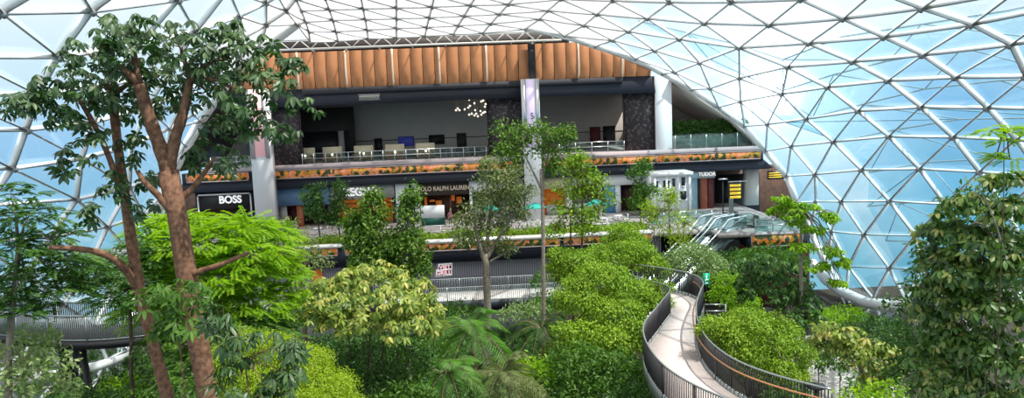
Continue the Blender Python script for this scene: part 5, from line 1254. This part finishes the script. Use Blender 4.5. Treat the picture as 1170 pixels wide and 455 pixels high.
# planting strip on the terrace edge (uncountable little plants)
P = np.stack([rng.uniform(X(330,275,DY), X(742,260,DY), 2600), rng.uniform(DY+.7, DY+2.9, 2600), np.full(2600, FZ+.1)], 1)
P[:, 2] += rng.random(2600)*.55*(.6+.4*np.sin(P[:, 0]*1.7)); Nn = unit(rng.normal(size=P.shape)+[0, -.3, .8])
B, D, Nr, LL, WW = sprigs(P, Nn, 5, .14, .28, .10, .4, .1)
o = leafmesh('terrace_planting', B, D, Nr, LL, WW, 'cloud', None); tag(o, 'low mixed green planting strip along the terrace behind the coping', 'plants', None, 'stuff')
# hedge in the upper planter
Ph = np.stack([rng.uniform(hx0+.35, hx1-.2, 1500), rng.uniform(76.4, 77.6, 1500), UZ+1.3+rng.random(1500)*1.35], 1)
B, D, Nr, LL, WW = sprigs(Ph, unit(rng.normal(size=Ph.shape)+[0, -.6, .5]), 5, .15, .32, .13, .4, .3)
o = leafmesh('hedge', B, D, Nr, LL, WW, 'deep', None); tag(o, 'dark green hedge in the grey planter at right end of upper floor', 'hedge', None, 'stuff')
# ground cover on the soil
n = 26000; gx_, gy_ = rng.uniform(-34, 34, n), rng.uniform(16, 55.5, n)
k = (gx_ < 9.5) | (gy_ < 27); k &= (np.abs(gx_) < gy_*.75+3); gx_, gy_ = gx_[k], gy_[k]
P = np.stack([gx_, gy_, GZ+rng.random(len(gx_))*.8], 1)
B, D, Nr, LL, WW = sprigs(P, unit(rng.normal(size=P.shape)+[0, 0, 1.2]), 4, .2, .42, .17, .5, .2)
o = leafmesh('ground_cover', B, D, Nr, LL, WW, 'deep', None); tag(o, 'dense low green ground cover over the garden soil', 'plants', None, 'stuff')

# ---------------------------------------------------------------- person by the shop
def person(loc, rz, label, top, legs, h=1.66):
    e_ = empty('person', loc, label, 'person'); e_.rotation_euler.z = rz; k = h/1.75
    J = {'pel': (0,0,.95,.13,.10), 'waist': (0,0,1.10,.125,.09), 'chest': (0,0,1.30,.165,.11), 'neckb': (0,0,1.46,.07,.065), 'neck': (0,0,1.52,.052,.052), 'jaw': (0,-.015,1.58,.068,.078), 'skull': (0,0,1.66,.078,.092), 'crown': (0,.005,1.73,.05,.06),
         'shl': (-.17,0,1.42,.055,.055), 'ell': (-.23,.02,1.15,.042,.042), 'wrl': (-.20,-.12,.95,.028,.028), 'hal': (-.19,-.17,.90,.035,.02),
         'shr': (.17,0,1.42,.055,.055), 'elr': (.23,.02,1.15,.042,.042), 'wrr': (.20,-.10,.95,.028,.028), 'har': (.19,-.15,.90,.035,.02),
         'hpl': (-.09,0,.88,.095,.095), 'knl': (-.10,-.03,.49,.06,.06), 'anl': (-.10,.02,.09,.042,.042), 'tol': (-.11,-.13,.035,.04,.03),
         'hpr': (.09,0,.88,.095,.095), 'knr': (.10,-.06,.49,.06,.06), 'anr': (.10,.05,.09,.042,.042), 'tor': (.11,-.10,.035,.04,.03)}
    Eg = [('pel','waist'),('waist','chest'),('chest','neckb'),('neckb','neck'),('neck','jaw'),('jaw','skull'),('skull','crown'),('chest','shl'),('shl','ell'),('ell','wrl'),('wrl','hal'),('chest','shr'),('shr','elr'),('elr','wrr'),('wrr','har'),('pel','hpl'),('hpl','knl'),('knl','anl'),('anl','tol'),('pel','hpr'),('hpr','knr'),('knr','anr'),('anr','tor')]
    for s_, hn in ((-1, 'hal'), (1, 'har')):
        hx, hy, hz = J[hn][:3]
        for f in range(4):
            J[hn+'f%d' % f] = (hx+s_*.002+(f-1.5)*.019, hy-.05, hz-.035, .009, .009); J[hn+'g%d' % f] = (hx+(f-1.5)*.019, hy-.06, hz-.075+abs(f-1.4)*.008, .008, .008)
            Eg += [(hn, hn+'f%d' % f), (hn+'f%d' % f, hn+'g%d' % f)]
        J[hn+'t'] = (hx-s_*.05, hy-.02, hz-.03, .010, .010); Eg.append((hn, hn+'t'))
    ks = list(J); me = bpy.data.meshes.new('body'); me.from_pydata([tuple(c*k for c in J[q][:3]) for q in ks], [(ks.index(a), ks.index(b)) for a, b in Eg], [])
    o = bpy.data.objects.new('body', me); COL.objects.link(o); m1 = o.modifiers.new('s', 'SKIN'); m2 = o.modifiers.new('u', 'SUBSURF'); m2.levels = m2.render_levels = 1
    for i, q in enumerate(ks): me.skin_vertices[0].data[i].radius = (J[q][3]*k, J[q][4]*k)
    me.skin_vertices[0].data[0].use_root = True
    dg = bpy.context.evaluated_depsgraph_get(); m_ = bpy.data.meshes.new_from_object(o.evaluated_get(dg)); bpy.data.objects.remove(o)
    o = bpy.data.objects.new('body', m_); COL.objects.link(o); o.parent = e_; m_.materials.clear()
    for q in ('skin', top, legs, 'black'): m_.materials.append(M[q])
    for p in m_.polygons:
        z = p.center.z/k; x = abs(p.center.x)/k; p.use_smooth = True
        p.material_index = 3 if z < .09 else (2 if z < .98 and x < .165 else (1 if z < 1.49 and not (x > .15 and z < 1.05) else 0))
    hb = MB(); hb.ball(np.array(wloc(e_))+np.array([0, .022, 1.68])*k, np.array([.088, .098, .095])*k, 10); hb.build('hair', 'hair', e_, True)
    fb = MB(); W_ = np.array(wloc(e_))
    for s_ in (-1, 1): fb.ball(W_+np.array([s_*.03, -.092, 1.655])*k, .010, 6)
    fb.build('eyes', 'black', e_); nb = MB().tube([W_+np.array([0, -.088, 1.655])*k, W_+np.array([0, -.108, 1.62])*k], [.008, .014], 6); nb.build('nose', 'skin', e_, True)
    mo = MB().box(W_+np.array([0, -.090, 1.585])*k, (.045, .01, .01)); mo.build('mouth', 'rose', e_)
    return e_
person((X(514,243,71), 71.2, FZ), .3, 'person in rose top standing beside the POLO RALPH LAUREN shop entrance', 'rose', 'trousers')
